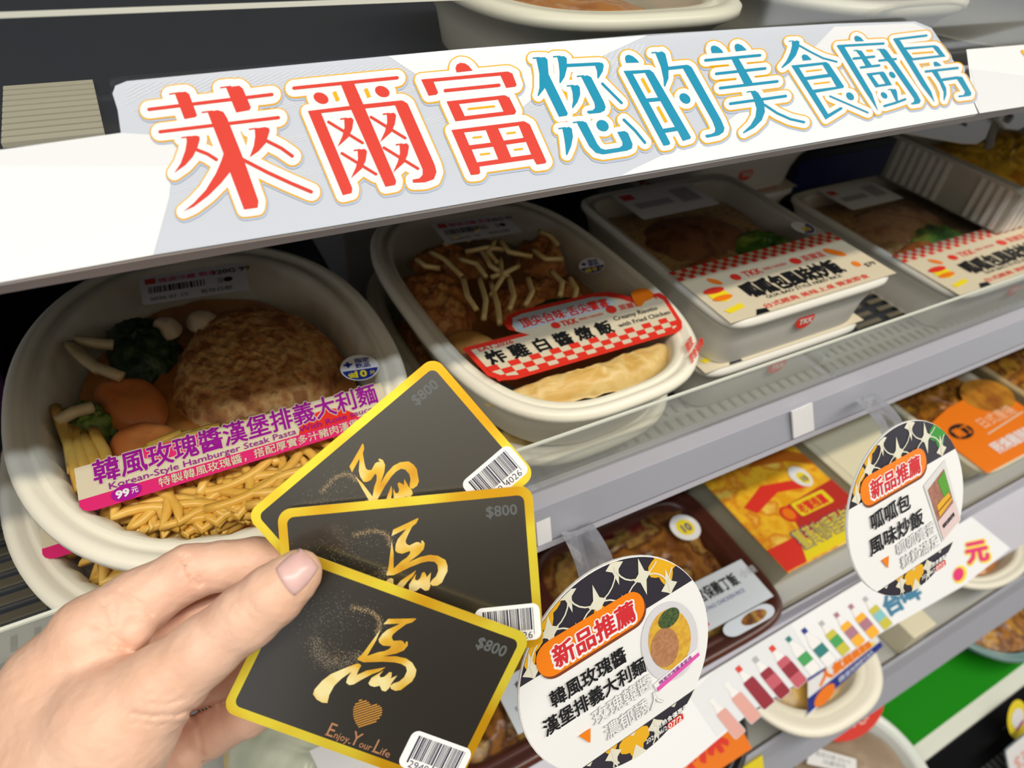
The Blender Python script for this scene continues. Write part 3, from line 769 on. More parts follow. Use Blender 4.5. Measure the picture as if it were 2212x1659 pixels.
pxblob(b2, 'fried_chicken', [(880, 545), (930, 515), (990, 520), (1050, 540), (1040, 570), (960, 575)], -1.020, 0.05, m_fry, amp=.012, ns=34, jag=.06, edge=4)
pxblob(b2, 'fried_chicken', [(1110, 520), (1170, 490), (1215, 520), (1225, 565), (1160, 570)], -1.020, 0.05, m_fry, amp=.012, ns=34, jag=.06, edge=4)
pxblob(b2, 'potato_wedge', [(940, 715), (990, 695), (1050, 700), (1085, 725), (1040, 760), (985, 765)], -1.022, 0.05, mat('potato', (.42, .19, .04), .4, noise=[(.50, .25, .07)]), amp=.004)
pxblob(b2, 'seaweed', [(1140, 655), (1180, 640), (1260, 628), (1290, 635), (1230, 655), (1160, 668)], -1.016, 0.03, m_spin, amp=.006)
sticks(b2, 'shredded_cheese', [[(990, 560), (1030, 570), (1050, 600)], [(1035, 600), (1050, 650), (1045, 690)], [(1060, 600), (1090, 590), (1120, 575)], [(1005, 545), (1050, 535), (1090, 540)], [(1140, 600), (1150, 630), (1135, 660)], [(1080, 560), (1085, 600), (1060, 640)], [(1040, 540), (1060, 575), (1100, 600)], [(1190, 585), (1215, 610), (1210, 640)], [(1060, 610), (1075, 660), (1080, 700)], [(930, 545), (960, 560), (1000, 600)], [(1080, 520), (1100, 545), (1150, 555)], [(1150, 540), (1180, 560), (1215, 560)], [(1010, 520), (1030, 500), (1060, 495)], [(960, 530), (985, 515), (1010, 505)], [(1100, 600), (1110, 640), (1100, 670)], [(1000, 600), (1010, 640), (1030, 670)], [(1230, 600), (1245, 625), (1240, 650)], [(1165, 500), (1190, 510), (1205, 530)], [(900, 560), (920, 575), (950, 580)], [(1070, 520), (1055, 545), (1075, 570)]], -1.008, m_cheese, .0078)
f2 = film(b2, B2[0], B2[1], -0.999, 0.308, 0.478, 3.0, rot=.03)
q = [(998, 752), (1438, 640), (1484, 712), (1072, 832)]
A = Art()      # 100 x 27
full = [(0, 0), (26, 0), (22, -4), (22, -8), (26, -12), (32, -13.4), (66, -13.4), (74, -12), (80, -8), (84, -4), (92, -4.0), (98, -3.5), (100, 0), (100, 20), (98, 25), (94, 27), (9, 27), (3, 25), (0, 20)]
def inset(pts, d):
    c = (50, 7); return [(x + (d if x < 50 else -d) * (1 if abs(x - 50) > 20 else .4), y + (d if y < 7 else -d)) for x, y in pts]
A.poly(full, p_lred, 1); A.poly(inset(full, 2.4), p_cream, 2)
A.poly([(26, -1.5), (25, -6), (27, -10), (32, -11.2), (66, -11.2), (72, -9), (74, -4), (70, -1.5)], p_sky, 3)
for i in range(20):
    x = 2 + i * 4.8
    for r in range(3):
        if (i + r) % 2 == 0: A.rect(x, 14.5 + r * 3.6, x + 4.8, 18.1 + r * 3.6, p_lred, 3)
A.text('頂尖台味‧舌尖饗宴', 28, -3.2, 6.4, p_lred, 4, .03, width=43)
A.text('TKK', 44, 2.4, 5, p_lred, 4, .03, width=8); A.ell(41.5, .6, 2.0, 2.2, p_lred, 4); A.text('FRIED CHICKEN', 53, 1.6, 2.2, p_lred, 4, .01, width=12)
A.ell(70, -.5, 2.6, 2.8, p_lred, 4); A.text('萊爾富', 74, 1.6, 4.2, p_lred, 4, .01, width=11.5)
A.text('EAT.2026', 5, 4.6, 3.6, p_lred, 4, .015, width=15)
A.text('炸 雞 白 醬 燉 飯', 5, 13.6, 9.5, p_black, 4, .036, width=60)
A.text('Creamy Risotto', 68, 7.5, 4.2, p_black, 4, .01, width=24); A.text('with Fried Chicken', 68, 12.6, 4.2, p_black, 4, .01, width=29)
A.poly([(83, -3), (84, -7.5), (88, -9.5), (93, -8.5), (95, -4.5), (93, -1), (88, 0), (85, 2.5), (83, 1)], p_orange, 5)
A.text('$99', 94, 0, 3, p_lred, 4, .0)
A.build('front_label', on_level(q, -0.997, 100, 27), f2)
save_sticker(f2, [(1245, 562), (1300, 552), (1312, 585), (1258, 595)], -0.997)
price_label(f2, [(930, 482), (1090, 462), (1130, 500), (965, 528)], -0.997)
A = Art(); A.text('微波', 0, 3, 3.2, p_lred, 1, .02); A.text('即食美味', 0, 6.4, 3.0, p_lred, 1, .02); A.poly([(11, 4.5), (13.4, 4.5), (12.2, 7)], p_lred, 1)
A.build('rim_print', on_level([(1478, 742), (1505, 700), (1522, 745), (1496, 790)], -0.994, 13, 7), b2)
b2b = copy_tree(b2, W(B2[0] - .01, B2[1] + .045, -1.366), 'white bowl underneath, its side seen through the clear guard below the red checkered one', skip=('front_label', 'rim_print', 'round_sticker'))

# ------------------------------------------------------------------ rectangular fried rice boxes
m_carton = mat('carton_white', (0.74, 0.72, 0.66), 0.45)
m_meat = mat('stewed_meat', (0.16, 0.06, 0.025), 0.4, noise=[(0.26, 0.11, 0.045), (0.12, 0.045, 0.02)], scale=50, bump=.5)
m_leaf = mat('green_veg', (0.03, 0.10, 0.015), 0.4, noise=[(0.10, 0.24, 0.03), (0.40, 0.48, 0.08)], scale=34, bump=.5)
m_rice2 = mat('fried_rice', (0.40, 0.24, 0.10), 0.45, noise=[(0.55, 0.36, 0.16), (0.33, 0.18, 0.07)], scale=120, bump=.5)
def rice_box(cx, cy, z, a, b, label, meat=m_meat, rot=0.0, group=GB, gx=0.0):
    t = thing('rice_box', label, 'meal box', W(cx, cy, z - .182), group)
    dish(t, cx, cy, z, a, b, 11, 0.180, 0.030, 0.010, m=m_carton, rot=rot, name='box_body')
    blob(t, 'fried_rice', [(cx + .8 * a * x, cy + .84 * b * y) for x, y in [(-1, -1), (0, -1.02), (1, -1), (1.02, 0), (1, 1), (0, 1.02), (-1, 1), (-1.02, 0)]], z - .055, .03, m_rice2, amp=.008, ns=40)
    blob(t, 'meat', [(cx + a * x, cy + b * y) for x, y in [(-.62, .18), (-.5, .52), (-.1, .62), (.35, .5), (.5, .2), (.2, -.05), (-.3, -.1)]], z - .018, .05, meat, amp=.006, ns=14)
    blob(t, 'green_veg', [(cx + a * (x + gx), cy + b * y) for x, y in [(.05, -.22), (.15, .08), (.45, .15), (.72, .0), (.70, -.28), (.4, -.38)]], z - .018, .05, m_leaf, amp=.010, ns=30, jag=.06)
    blob(t, 'carrot_slice', [(cx + a * x, cy + b * y) for x, y in [(-.6, -.15), (-.35, -.05), (-.12, -.2), (-.2, -.42), (-.5, -.45)]], z - .022, .04, m_carrot, amp=.004)
    fl = film(t, cx, cy, z + .001, a * .97, b * .98, 11, rot)
    A = Art()          # cream front label, 66 x 32, folding over the front edge
    A.rect(0, 0, 66, 31, p_cream, 1)
    for i in range(33):
        for r in range(3):
            if (i + r) % 2 == 0: A.rect(i * 2, r * 2, i * 2 + 2, r * 2 + 2, p_lred, 2)
    A.ell(17, 11, 1.7, 1.9, p_lred, 2); A.text('TKK', 20, 12.4, 4.4, p_lred, 2, .03, width=7); A.text('FRIED CHICKEN', 28, 11.6, 2, p_lred, 2, .01, width=9)
    A.ell(41, 11, 2.0, 2.0, p_lred, 2); A.text('萊爾富', 44, 12.4, 3.8, p_lred, 2, .01, width=9)
    A.text('呱呱包風味炒飯', 14, 22.4, 8.6, p_black, 3, .05, width=38)
    A.text('GUA BAO STYLE FRIED RICE', 18, 25.2, 2.2, p_black, 3, .01, width=30)
    A.text('台式經典 美味上桌 微波即食', 14, 29.2, 2.6, p_lred, 3, .01, width=42)
    A.ell(6, 17.5, 3.2, 3.6, p_yel, 3); A.ell(6, 14.8, 3.6, 1.6, p_lred, 4); A.ell(6, 19.2, 3.4, 1.3, p_orange, 4); A.poly([(2, 25), (9, 23.5), (9, 26), (3, 27)], p_yel, 3)
    A.ell(9.5, 10.5, 1.2, 2.6, p_orange, 3, -30); A.ell(57, 12, 1.8, 4, p_orange, 3, -35); A.ell(58, 21, 1.4, 1.8, p_orange, 3); A.text('$79', 60, 24, 3, p_black, 3, .01)
    A.poly([(9, 31), (11, 28.5), (14, 29), (14, 31)], p_black, 3)
    yb, yf = cy - .30 * b, cy - b + .012
    def mp(x, y, l):
        X = cx - a * .985 + (x / 66) * a * 1.97; Y = yb + (yf - yb) * y / 31
        return W(X, Y, z + .004 + l * .0007)
    A.build('front_label', mp, fl)
    A = Art()          # red logo on the front wall
    A.ell(0, 0, 3.1, 2.5, p_lred, 1); A.text('TKK', -2.2, .9, 2.4, p_carton_w, 2, .03)
    def mf(x, y, l):
        k = .55
        return W(cx + x * .012, cy - b + .024 - y * .0007 - .002 * l, z - .085 - y * .011)
    A.build('front_logo', mf, t)
    A = Art(); A.ell(5, 5, 5, 5, p_lwhite, 1); A.ell(5, 5, 4.6, 4.6, p_blue, 2, a0=-30, a1=130); A.text('10', 3.6, 8, 4.4, p_yel, 3, .05)
    A.build('round_sticker', lambda x, y, l: W(cx + a * .80 + (x - 5) * .0075, cy - .16 * b - (y - 5) * .0082, z + .004 + l * .0007), fl)
    A = Art(); A.rrect(0, 0, 40, 20, 1.2, p_lwhite, 1); A.rect(2, 2, 8, 6, p_red, 2); A.rect(4, 9, 22, 13, p_lgrey, 2); A.rect(26, 4, 36, 14, p_lgrey, 2)
    A.build('barcode_label', lambda x, y, l: W(cx - a * .62 + x * .0082, cy + b * .90 - y * .0092, z + .004 + l * .0007), fl)
    return t
p_carton_w = mat('logo_white', (.75, .73, .68), .4)
x3 = (1.572, 1.318, .338, .392)
r3 = rice_box(x3[0], x3[1], -1.0, x3[2], x3[3], 'white fried rice box with cream label, mid shelf, lying on another box')
copy_tree(r3, W(x3[0] - .005, x3[1] + .02, -1.369), 'white fried rice box under the middle one, seen through the clear guard')
copy_tree(r3, W(2.13, 2.16, -1.181), 'white fried rice box at the back, its red-logo front wall seen below the sign')
copy_tree(r3, W(2.13, 2.16, -1.369), 'lowest white fried rice box of the back stack in the shade')
m_meat2 = mat('pork_slices', (0.42, 0.22, 0.11), 0.4, noise=[(0.55, 0.33, 0.17), (0.34, 0.16, 0.08)], scale=40, bump=.5)
rice_box(2.79, 1.335, -1.190, .435, .42, 'white fried rice box standing alone beside the ribbed tray at right', meat=m_meat2, gx=-.42)
# dark packs deep in the shade of the second shelf
def plain_pack(name, label, x0, x1, y0, y1, z0, z1, m, band=None):
    b = MB(); b.box(x0, x1, y0, y1, z0, z1, 0)
    if band: b.box(x0 + .05, x1 - .05, y0 - .004, y0, z0 + .05, z1 - .04, 1)
    o = b.top(name, [m] + ([band] if band else []), label, 'food pack'); bevel(o, .002); return o
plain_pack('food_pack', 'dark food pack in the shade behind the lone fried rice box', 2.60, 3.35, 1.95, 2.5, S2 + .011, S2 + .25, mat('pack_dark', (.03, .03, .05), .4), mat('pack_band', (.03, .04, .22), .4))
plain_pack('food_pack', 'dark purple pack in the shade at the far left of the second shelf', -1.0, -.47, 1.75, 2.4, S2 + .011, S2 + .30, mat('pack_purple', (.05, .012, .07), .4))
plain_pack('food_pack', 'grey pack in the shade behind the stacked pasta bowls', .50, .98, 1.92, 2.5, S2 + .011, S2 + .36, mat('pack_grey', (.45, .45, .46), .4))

# ------------------------------------------------------------------ ribbed clear tray of yellow food, resting on the lone box
m_rib = mat('clear_ribbed', (0.62, 0.60, 0.52), 0.25, spec=0.6, alpha=0.62)
m_yfood = mat('scrambled_yellow', (0.80, 0.40, 0.02), 0.4, noise=[(0.88, 0.55, 0.05), (0.55, 0.22, 0.02)], scale=40, bump=.7)
rt = thing('ribbed_tray', 'translucent ribbed tray of yellow food at the right edge, on top of the boxes', 'food tray', W(3.3, 1.45, -1.18))
mb = MB(); TX0, TX1, TY0, TY1, TZ0, TZ1 = 2.93, 3.75, 1.16, 1.72, -1.180, -0.985
mb.box(TX0, TX1, TY0, TY1, TZ0, TZ0 + .008); 
mb.box(TX0, TX0 + .008, TY0, TY1, TZ0 + .008, TZ1); mb.box(TX1 - .008, TX1, TY0, TY1, TZ0 + .008, TZ1)
mb.box(TX0 + .008, TX1 - .008, TY0, TY0 + .008, TZ0 + .008, TZ1); mb.box(TX0 + .008, TX1 - .008, TY1 - .008, TY1, TZ0 + .008, TZ1)
mb.box(TX0 - .04, TX0, TY0 - .04, TY1 + .04, TZ1 - .012, TZ1 + .004); mb.box(TX1, TX1 + .04, TY0 - .04, TY1 + .04, TZ1 - .012, TZ1 + .004)
mb.box(TX0, TX1, TY0 - .04, TY0, TZ1 - .012, TZ1 + .004); mb.box(TX0, TX1, TY1, TY1 + .04, TZ1 - .012, TZ1 + .004)
y = TY0 + .02; k = 0
while y < TY1 - .02:
    if not (TY0 + .17 < y < TY0 + .25): mb.box(TX0 - .014, TX0, y, y + .016, TZ0 + .01, TZ1 - .014, 1)
    y += .038; k += 1
x = TX0 + .02
while x < TX1 - .02:
    mb.box(x, x + .018, TY0 - .014, TY0, TZ0 + .01, TZ1 - .014, 1); x += .042
mb.build('tray_body', [m_rib, mat('rib_white', (.74, .72, .66), .25)], rt)
blob(rt, 'yellow_food', [(TX0 + .03, TY0 + .03), (3.34, TY0 + .02), (TX1 - .03, TY0 + .03), (TX1 - .02, 1.44), (TX1 - .03, TY1 - .03), (3.34, TY1 - .02), (TX0 + .03, TY1 - .03), (TX0 + .02, 1.44)], TZ1 - .02, .10, m_yfood, amp=.02, ns=26, edge=5)

# ------------------------------------------------------------------ shelf brackets at the right edge
m_brk = mat('bracket_grey', (0.30, 0.31, 0.31), 0.35, metal=.3)
def bracket(label, q, y, hole):
    t = thing('shelf_bracket', label, 'bracket', PY(*q[0], y))
    pts = [PY(px, py, y) for px, py in q]; n = len(pts); back = [p + Vector((0, .006, 0)) for p in pts]
    o = mesh('plate', pts + back, [tuple(range(n)), tuple(range(2 * n - 1, n - 1, -1))] + [(i, i + n, (i + 1) % n + n, (i + 1) % n) for i in range(n)], m_brk, t); bevel(o, .0012)
    c = PY(*hole[:2], y - .002); mb = MB(); mb.tube([c + Vector((0, -.002, 0)), c + Vector((0, .004, 0))], hole[2], 16, 0); mb.build('screw', m_slot, t, True); return t
bracket('grey bracket plate with a small screw under the right end of the sign', [(1925, 285), (2140, 232), (2150, 250), (2130, 300), (2110, 313), (2080, 312)], 1.25, (2083, 269, .0012))
bracket('second grey bracket plate with a large round hole at the right edge', [(2165, 240), (2225, 222), (2225, 268), (2200, 283), (2172, 280), (2158, 262)], 1.22, (2178, 256, .0036))
mb = MB(); mb.tube([PY(2152, 235, 1.26), PY(2140, 290, 1.26), PY(2135, 316, 1.26)], .004, 8)
mb.top('cable_clip', m_slot, 'black clip hanging between the two grey bracket plates', 'clip')

# ------------------------------------------------------------------ bowls on the top shelf
def lidded_bowl(cx, cy, z, a, b, h, label, n=2.2, m=m_bowl, lidm=None, group=None, cat='bowl', name='soup_bowl'):
    t = thing(name, label, cat, W(cx, cy, z - h), group)
    dish(t, cx, cy, z, a, b, n, h, .065, .02 if z > -1 else .12, m=m)
    film(t, cx, cy, z + .001, a - .05, b - .05, n, m=lidm)
    blob(t, 'soup', [(cx + (a - .10) * math.cos(k * .785), cy + (b - .10) * math.sin(k * .785)) for k in range(8)], z - .05, .03, m_sauce, amp=.006)
    return t
lidded_bowl(0.95, 1.455, -0.297, .33, .36, .175, 'white bowl on the top shelf above the red characters of the sign', 3.0, group='bowls on the top shelf')
lidded_bowl(1.70, 1.475, -0.297, .35, .42, .175, 'white bowl on the top shelf above the teal characters of the sign', 2.6, group='bowls on the top shelf')
lidded_bowl(2.56, 1.52, -0.297, .36, .42, .175, 'white bowl at the right end of the top shelf', 2.6, group='bowls on the top shelf')
# ------------------------------------------------------------------ third tier trays
m_browntray = mat('tray_brown', (0.085, 0.022, 0.012), 0.3, spec=0.6)
m_stew = mat('braised_dish', (0.20, 0.07, 0.015), 0.3, noise=[(0.36, 0.15, 0.03), (0.10, 0.03, 0.01), (0.44, 0.26, 0.06), (0.22, 0.03, 0.02)], scale=26, bump=.7, bscale=60)
m_lid = clear_mat('lid_clear', (0.93, 0.93, 0.95), 0.05, 0.07, 0.35)
m_bluelabel = mat('label_cool', (0.66, 0.71, 0.78), 0.35)
def brown_tray(cx, cy, label, a=.415):
    b, z = .338, -2.085
    t = thing('meal_tray', label, 'meal tray', W(cx, cy, S3), 'brown trays on the third shelf')
    dish(t, cx, cy, z, a, b, 6, .185, .06, .10, m=m_browntray, name='tray_body')
    blob(t, 'braised_food', [(cx + (a - .075) * x, cy + (b - .075) * y) for x, y in [(-1, -1), (0, -1), (1, -1), (1, 0), (1, 1), (0, 1), (-1, 1), (-1, 0)]], z - .02, .05, m_stew, amp=.02, ns=22, edge=8, rings=20)
    film(t, cx, cy, z + .006, a - .01, b - .01, 6, m=m_lid, name='clear_lid')
    A = Art(); A.rect(0, 0, 40, 21, m_bluelabel, 1); A.text('宮保雞丁飯', 11, 9, 6.5, p_black, 2, .03, width=21); A.text('小辣', 34, 8, 4.4, p_lgrey, 2, .01)
    A.text('KUNG PAO CHICKEN RICE', 5, 13.6, 2.6, p_blue, 2, .005, width=26); A.rect(5, 16, 8, 19, p_lred, 2)
    A.build('front_label', lambda x, y, l: W(cx + a * (.02 + .86 * x / 40), cy - b * (.25 + .50 * y / 21), z + .010 + l * .0007), t)
    A = Art(); A.rrect(0, 0, 20, 8, 4, m_bluelabel, 1); A.ell(12, 4, 5, 3, m_stew, 2)
    A.build('thumb_tab', lambda x, y, l: W(cx + a * (.25 + .55 * x / 20), cy - b * (.76 + .16 * y / 8), z + .010 + l * .0007), t)
    A = Art(); A.ell(5, 5, 5, 5, p_lwhite, 1); A.ell(5, 5, 3, 3, p_yel, 2); A.text('10', 3.6, 6.6, 4, p_blue, 3, .03)
    A.build('round_sticker', lambda x, y, l: W(cx + a * .64 + (x - 5) * .012, cy + b * .36 - (y - 5) * .012, z + .010 + l * .0007), t)
    return t
brown_tray(1.205, .868, 'brown tray with clear lid and pale blue label behind the nearer round tag')
brown_tray(.522, .866, 'brown tray with clear lid mostly hidden behind the hand-held black cards', .258)
def carton(name, label, x0, x1, y0, y1, z0, z1, m_top, m_side, cat='meal box'):
    t = thing(name, label, cat, W((x0 + x1) / 2, (y0 + y1) / 2, z0))
    b = MB(); b.prism_x([(y0 + .03, z0), (y1 - .03, z0), (y1, z1 - .006), (y0, z1 - .006)], x0 + .03, x1 - .03); b.build('box_body', m_side, t)
    b = MB(); b.box(x0, x1, y0 - .006, y1, z1 - .006, z1); bevel(b.build('lid_sleeve', m_top, t), .0008)
    return t, (lambda x, y, l: W(x0 + (x1 - x0) * x / 50, y1 - (y1 - y0) * y / 50, z1 + .001 + l * .0007))
m_cream = mat('tray_cream', (0.72, 0.66, 0.48), 0.4)
m_yprint = mat('sleeve_yellow_food', (0.80, 0.36, 0.012), 0.35, noise=[(0.90, 0.52, 0.03), (0.70, 0.22, 0.01), (0.93, 0.62, 0.10)], scale=34)
t, mp = carton('meal_box', 'box with a printed yellow and orange food sleeve between the two round tags', 1.71, 2.235, .675, 1.25, S3 + .003, -2.10, m_yprint, m_cream)
A = Art()
A.poly([(6, 24), (20, 19), (34, 22), (38, 27), (24, 24), (9, 28)], p_lred, 1); A.poly([(20, 10), (42, 8), (50, 14), (50, 20), (40, 14)], mat('print_rust', (.55, .14, .01), .4), 1)
A.rect(0, 41, 50, 50, p_lred, 1); A.poly([(14, 44), (50, 40), (50, 50), (10, 50)], p_yel, 2)
A.poly([(22, 30), (50, 28), (50, 41), (18, 41)], mat('print_crimson', (.50, .03, .02), .4), 1.5)
A.ell(20, 33, 3.4, 3.4, p_lred, 3); A.ell(20, 33, 2.4, 2.4, p_orange, 4); A.rrect(24, 30, 42, 36, 1, p_yel, 3); A.text('老饕推薦', 25, 35, 4.6, p_lred, 4, .04, width=15)
A.text('薑黃咖哩蛋包飯', 13, 46, 8, p_blue, 4, .045, width=35)
A.text('薑黃咖哩蛋包飯', 13.4, 46, 8, p_yel, 5, .006, width=34.2)
A.ell(39, 22, 4.4, 5, p_lwhite, 3); A.ell(39.5, 23, 2.4, 2.8, p_yel, 4); A.text('10', 38.2, 24.6, 3.4, p_blue, 5, .03)
A.build('sleeve_print', mp, t)
t, mp = carton('meal_box', 'plain cream lidded box behind the farther round tag', 2.30, 2.84, .80, 1.40, S3 + .003, -2.11, m_cream, m_cream)
A = Art(); A.rrect(4, 4, 46, 46, 3, mat('lid_pale', (.78, .72, .52), .35), 1); A.stroke([(44, 8), (44, 42)], 2, p_lwhite, 2); A.build('lid_panel', mp, t)
t = thing('meal_box', 'clear-lidded box of brown chunks with a wide orange label at the right', 'meal box', W(3.2, 1.0, S3))
dish(t, 3.215, 1.01, -2.095, .315, .37, 9, .175, .03, .08, m=m_cream, name='tray_body')
m_chunk = mat('glazed_chunks', (0.30, 0.10, 0.012), 0.3, noise=[(0.50, 0.20, 0.02), (0.16, 0.05, 0.01), (0.62, 0.30, 0.03)], scale=36, bump=.9, bscale=70)
blob(t, 'glazed_chunks', [(3.215 + .26 * x, 1.01 + .31 * y) for x, y in [(-1, -1), (0, -1), (1, -1), (1, 0), (1, 1), (0, 1), (-1, 1), (-1, 0)]], -2.11, .05, m_chunk, amp=.022, ns=30, edge=8, rings=18)
film(t, 3.215, 1.01, -2.094, .30, .355, 9, m=m_lid, name='clear_lid')
A = Art(); A.poly([(0, 22), (18, 18), (50, 16), (50, 50), (0, 50)], p_orange, 1); A.ell(42, 20, 13, 10, mat('print_roast', (.30, .09, .01), .4, noise=[(.55, .24, .02)], scale=50), 2)
A.ell(11, 30, 6, 4, p_black, 2); A.text('雞丁', 7, 32, 5, p_orange, 3, .03); A.text('日式唐揚', 22, 33, 6, mat('print_peach', (.85, .5, .3), .4), 3, .01, width=22); A.stroke([(20, 36), (46, 34)], .6, p_cream, 3)
A.text('照燒雞腿飯', 14, 45, 6, p_lwhite, 3, .02, width=26)
A.build('front_label', lambda x, y, l: W(2.91 + .61 * x / 50, 1.20 - .555 * y / 50, -2.088 + l * .0007), t)
A = Art(); A.ell(5, 5, 5, 5, p_lwhite, 1); A.ell(5, 5, 3, 3, p_yel, 2); A.build('round_sticker', lambda x, y, l: W(3.33 + x * .012, 1.16 + y * .012, -2.087 + l * .0007), t)
t = thing('meal_tray', 'tan tray of brown food at the back right of the third shelf', 'meal tray', W(4.0, 1.3, S3))
dish(t, 4.02, 1.28, -2.09, .40, .52, 9, .18, .035, .08, m=mat('tray_tan', (.50, .36, .18), .4), name='tray_body')
blob(t, 'brown_food', [(4.02 + .34 * x, 1.28 + .46 * y) for x, y in [(-1, -1), (0, -1), (1, -1), (1, 0), (1, 1), (0, 1), (-1, 1), (-1, 0)]], -2.105, .05, m_chunk, amp=.02, ns=24, edge=8, rings=16)
film(t, 4.02, 1.28, -2.089, .385, .505, 9, m=m_lid, name='clear_lid')

# ------------------------------------------------------------------ price tags on the second rail
def rail_tag(px0, px1, py0, py1, label):
    c = [PY(px0, py0, .764), PY(px1, py0 - (px1 - px0) * .42, .764), PY(px1 + 4, py1 - (px1 - px0) * .42, .741), PY(px0 + 4, py1, .741)]
    top_mesh('price_tag', c + [p + Vector((0, -.0012, .0004)) for p in c], [(0, 1, 2, 3), (4, 5, 6, 7), (0, 1, 5, 4), (1, 2, 6, 5), (2, 3, 7, 6), (3, 0, 4, 7)], p_lwhite, label, 'price tag')
rail_tag(1708, 1752, 888, 946, 'small blank white tag on the second rail above the yellow food box')
rail_tag(1156, 1186, 1128, 1178, 'small blank white tag on the second rail just right of the black cards')

# ------------------------------------------------------------------ long strip with printed bottles on the third rail
LA, LB = np.array([0.40, -2.305]), np.array([0.553, -2.218])
ld = (LB - LA) / np.linalg.norm(LB - LA); ln = np.array([-ld[1], ld[0]])
if ln[1] < 0: ln = -ln
NL = Vector((0, ln[0], ln[1]))
def on_strip(px, py, layer=0):
    d = ray(px, py); k = (ln[0] * LA[0] + ln[1] * LA[1]) / (d[1] * ln[0] + d[2] * ln[1])
    return CAM + U * Vector(d * k) + NL * (.00015 * layer + .0055)
strip = thing('promo_strip', 'white sloping strip printed with a row of soft drink bottles, below the round tags', 'sign', W(1.7, .48, -2.25))
A = Art()
so = [(1300, 1592), (1420, 1520), (1545, 1441), (1817, 1277), (1960, 1192), (2088, 1118), (2172, 1186), (2068, 1268), (1911, 1357), (1614, 1535), (1475, 1652), (1250, 1800), (1180, 1690)]
A.poly(so, p_white, 0); A.poly([(1545, 1441), (1700, 1349), (1760, 1445), (1614, 1535), (1540, 1590), (1480, 1500)], p_pale, 1)
p_lgrey2 = mat('print_bottle_edge', (.55, .55, .60), .3)
def bottle(x, y, L, rot, body, cap, lab):
    c, s = math.cos(math.radians(rot)), math.sin(math.radians(rot)); k = L / 30
    old = A.tf; A.tf = lambda X, Y: (x + k * (c * X - s * Y), y + k * (s * X + c * Y))
    sh = [(-1.5, 0), (1.5, 0), (1.9, 4), (4.2, 10), (4.5, 29), (3.8, 30.4), (-3.8, 30.4), (-4.5, 29), (-4.2, 10), (-1.9, 4)]
    A.poly([(X * 1.12, Y + .3) for X, Y in sh], p_lgrey2, 1.5); A.poly(sh, body, 2); A.poly([(-1.5, 0), (1.5, 0), (1.9, 4), (3.6, 8.4), (-3.6, 8.4), (-1.9, 4)], p_lwhite, 2.5)
    A.rect(-1.9, -2.4, 1.9, 1.6, cap, 3)
    if lab: A.rect(-4.4, 14, 4.5, 22, lab, 3)
    A.tf = old
m_cola = mat('print_cola', (.28, .02, .04), .3); m_colap = mat('print_cola_pale', (.52, .10, .14), .3); m_gr = mat('print_green', (.06, .34, .10), .3); m_teal2 = mat('print_bluegreen', (.03, .20, .20), .3)
m_or = mat('print_juice', (.86, .42, .03), .3); m_olive = mat('print_tea', (.55, .50, .06), .3); m_pl = mat('print_plum', (.40, .18, .24), .3); m_cy = mat('print_cyan', (.22, .52, .56), .3); m_peach = mat('print_pinkish', (.70, .36, .32), .3)
row = [(1531, 1515, m_peach, p_lwhite, None, 85), (1563, 1480, m_peach, p_lwhite, None, 88), (1588, 1446, m_cola, p_red, None, 92), (1624, 1426, m_cola, p_lgrey, m_colap, 90), (1660, 1402, m_colap, p_red, m_cola, 90),
       (1695, 1382, p_lwhite, m_teal2, m_gr, 82), (1729, 1364, p_lwhite, p_blue, m_teal2, 82), (1766, 1348, m_olive, p_lgrey, m_gr, 74), (1798, 1330, m_or, m_pl, m_pl, 74), (1829, 1312, m_or, m_pl, m_pl, 74), (1860, 1296, m_olive, p_lgrey, m_cy, 70)]
for x, y, bd, cp, lb, L in row: bottle(x, y, L * 1.08, -40, bd, cp, lb)
A.text('台', 1908, 1330, 46, mat('print_steel', (.05, .20, .33), .3), 2, .05, rot=-30); A.text('啤', 1944, 1308, 46, mat('print_steel', (.05, .20, .33), .3), 2, .05, rot=-30)
A.text('元', 2078, 1216, 50, p_pink, 3, .05, rot=-12); A.text('元', 2076, 1218, 52, p_yel, 2, .10, rot=-12)
A.ell(2062, 1242, 15, 20, p_yel, 2, 20); A.ell(2059, 1242, 11, 15, p_pink, 3, 20)
A.build('strip_print', on_strip, strip)
v = [on_strip(x, y, -3) for x, y in so]; v2 = [p - NL * .0008 for p in v]; n = len(so)
tri = [tuple(t_) for t_ in tessellate_polygon([[Vector((x, y, 0)) for x, y in so]])]
mesh('strip_backing', v + v2, tri + [tuple(i + n for i in t_[::-1]) for t_ in tri] + [(i, (i + 1) % n, n + (i + 1) % n, n + i) for i in range(n)], p_white, strip)

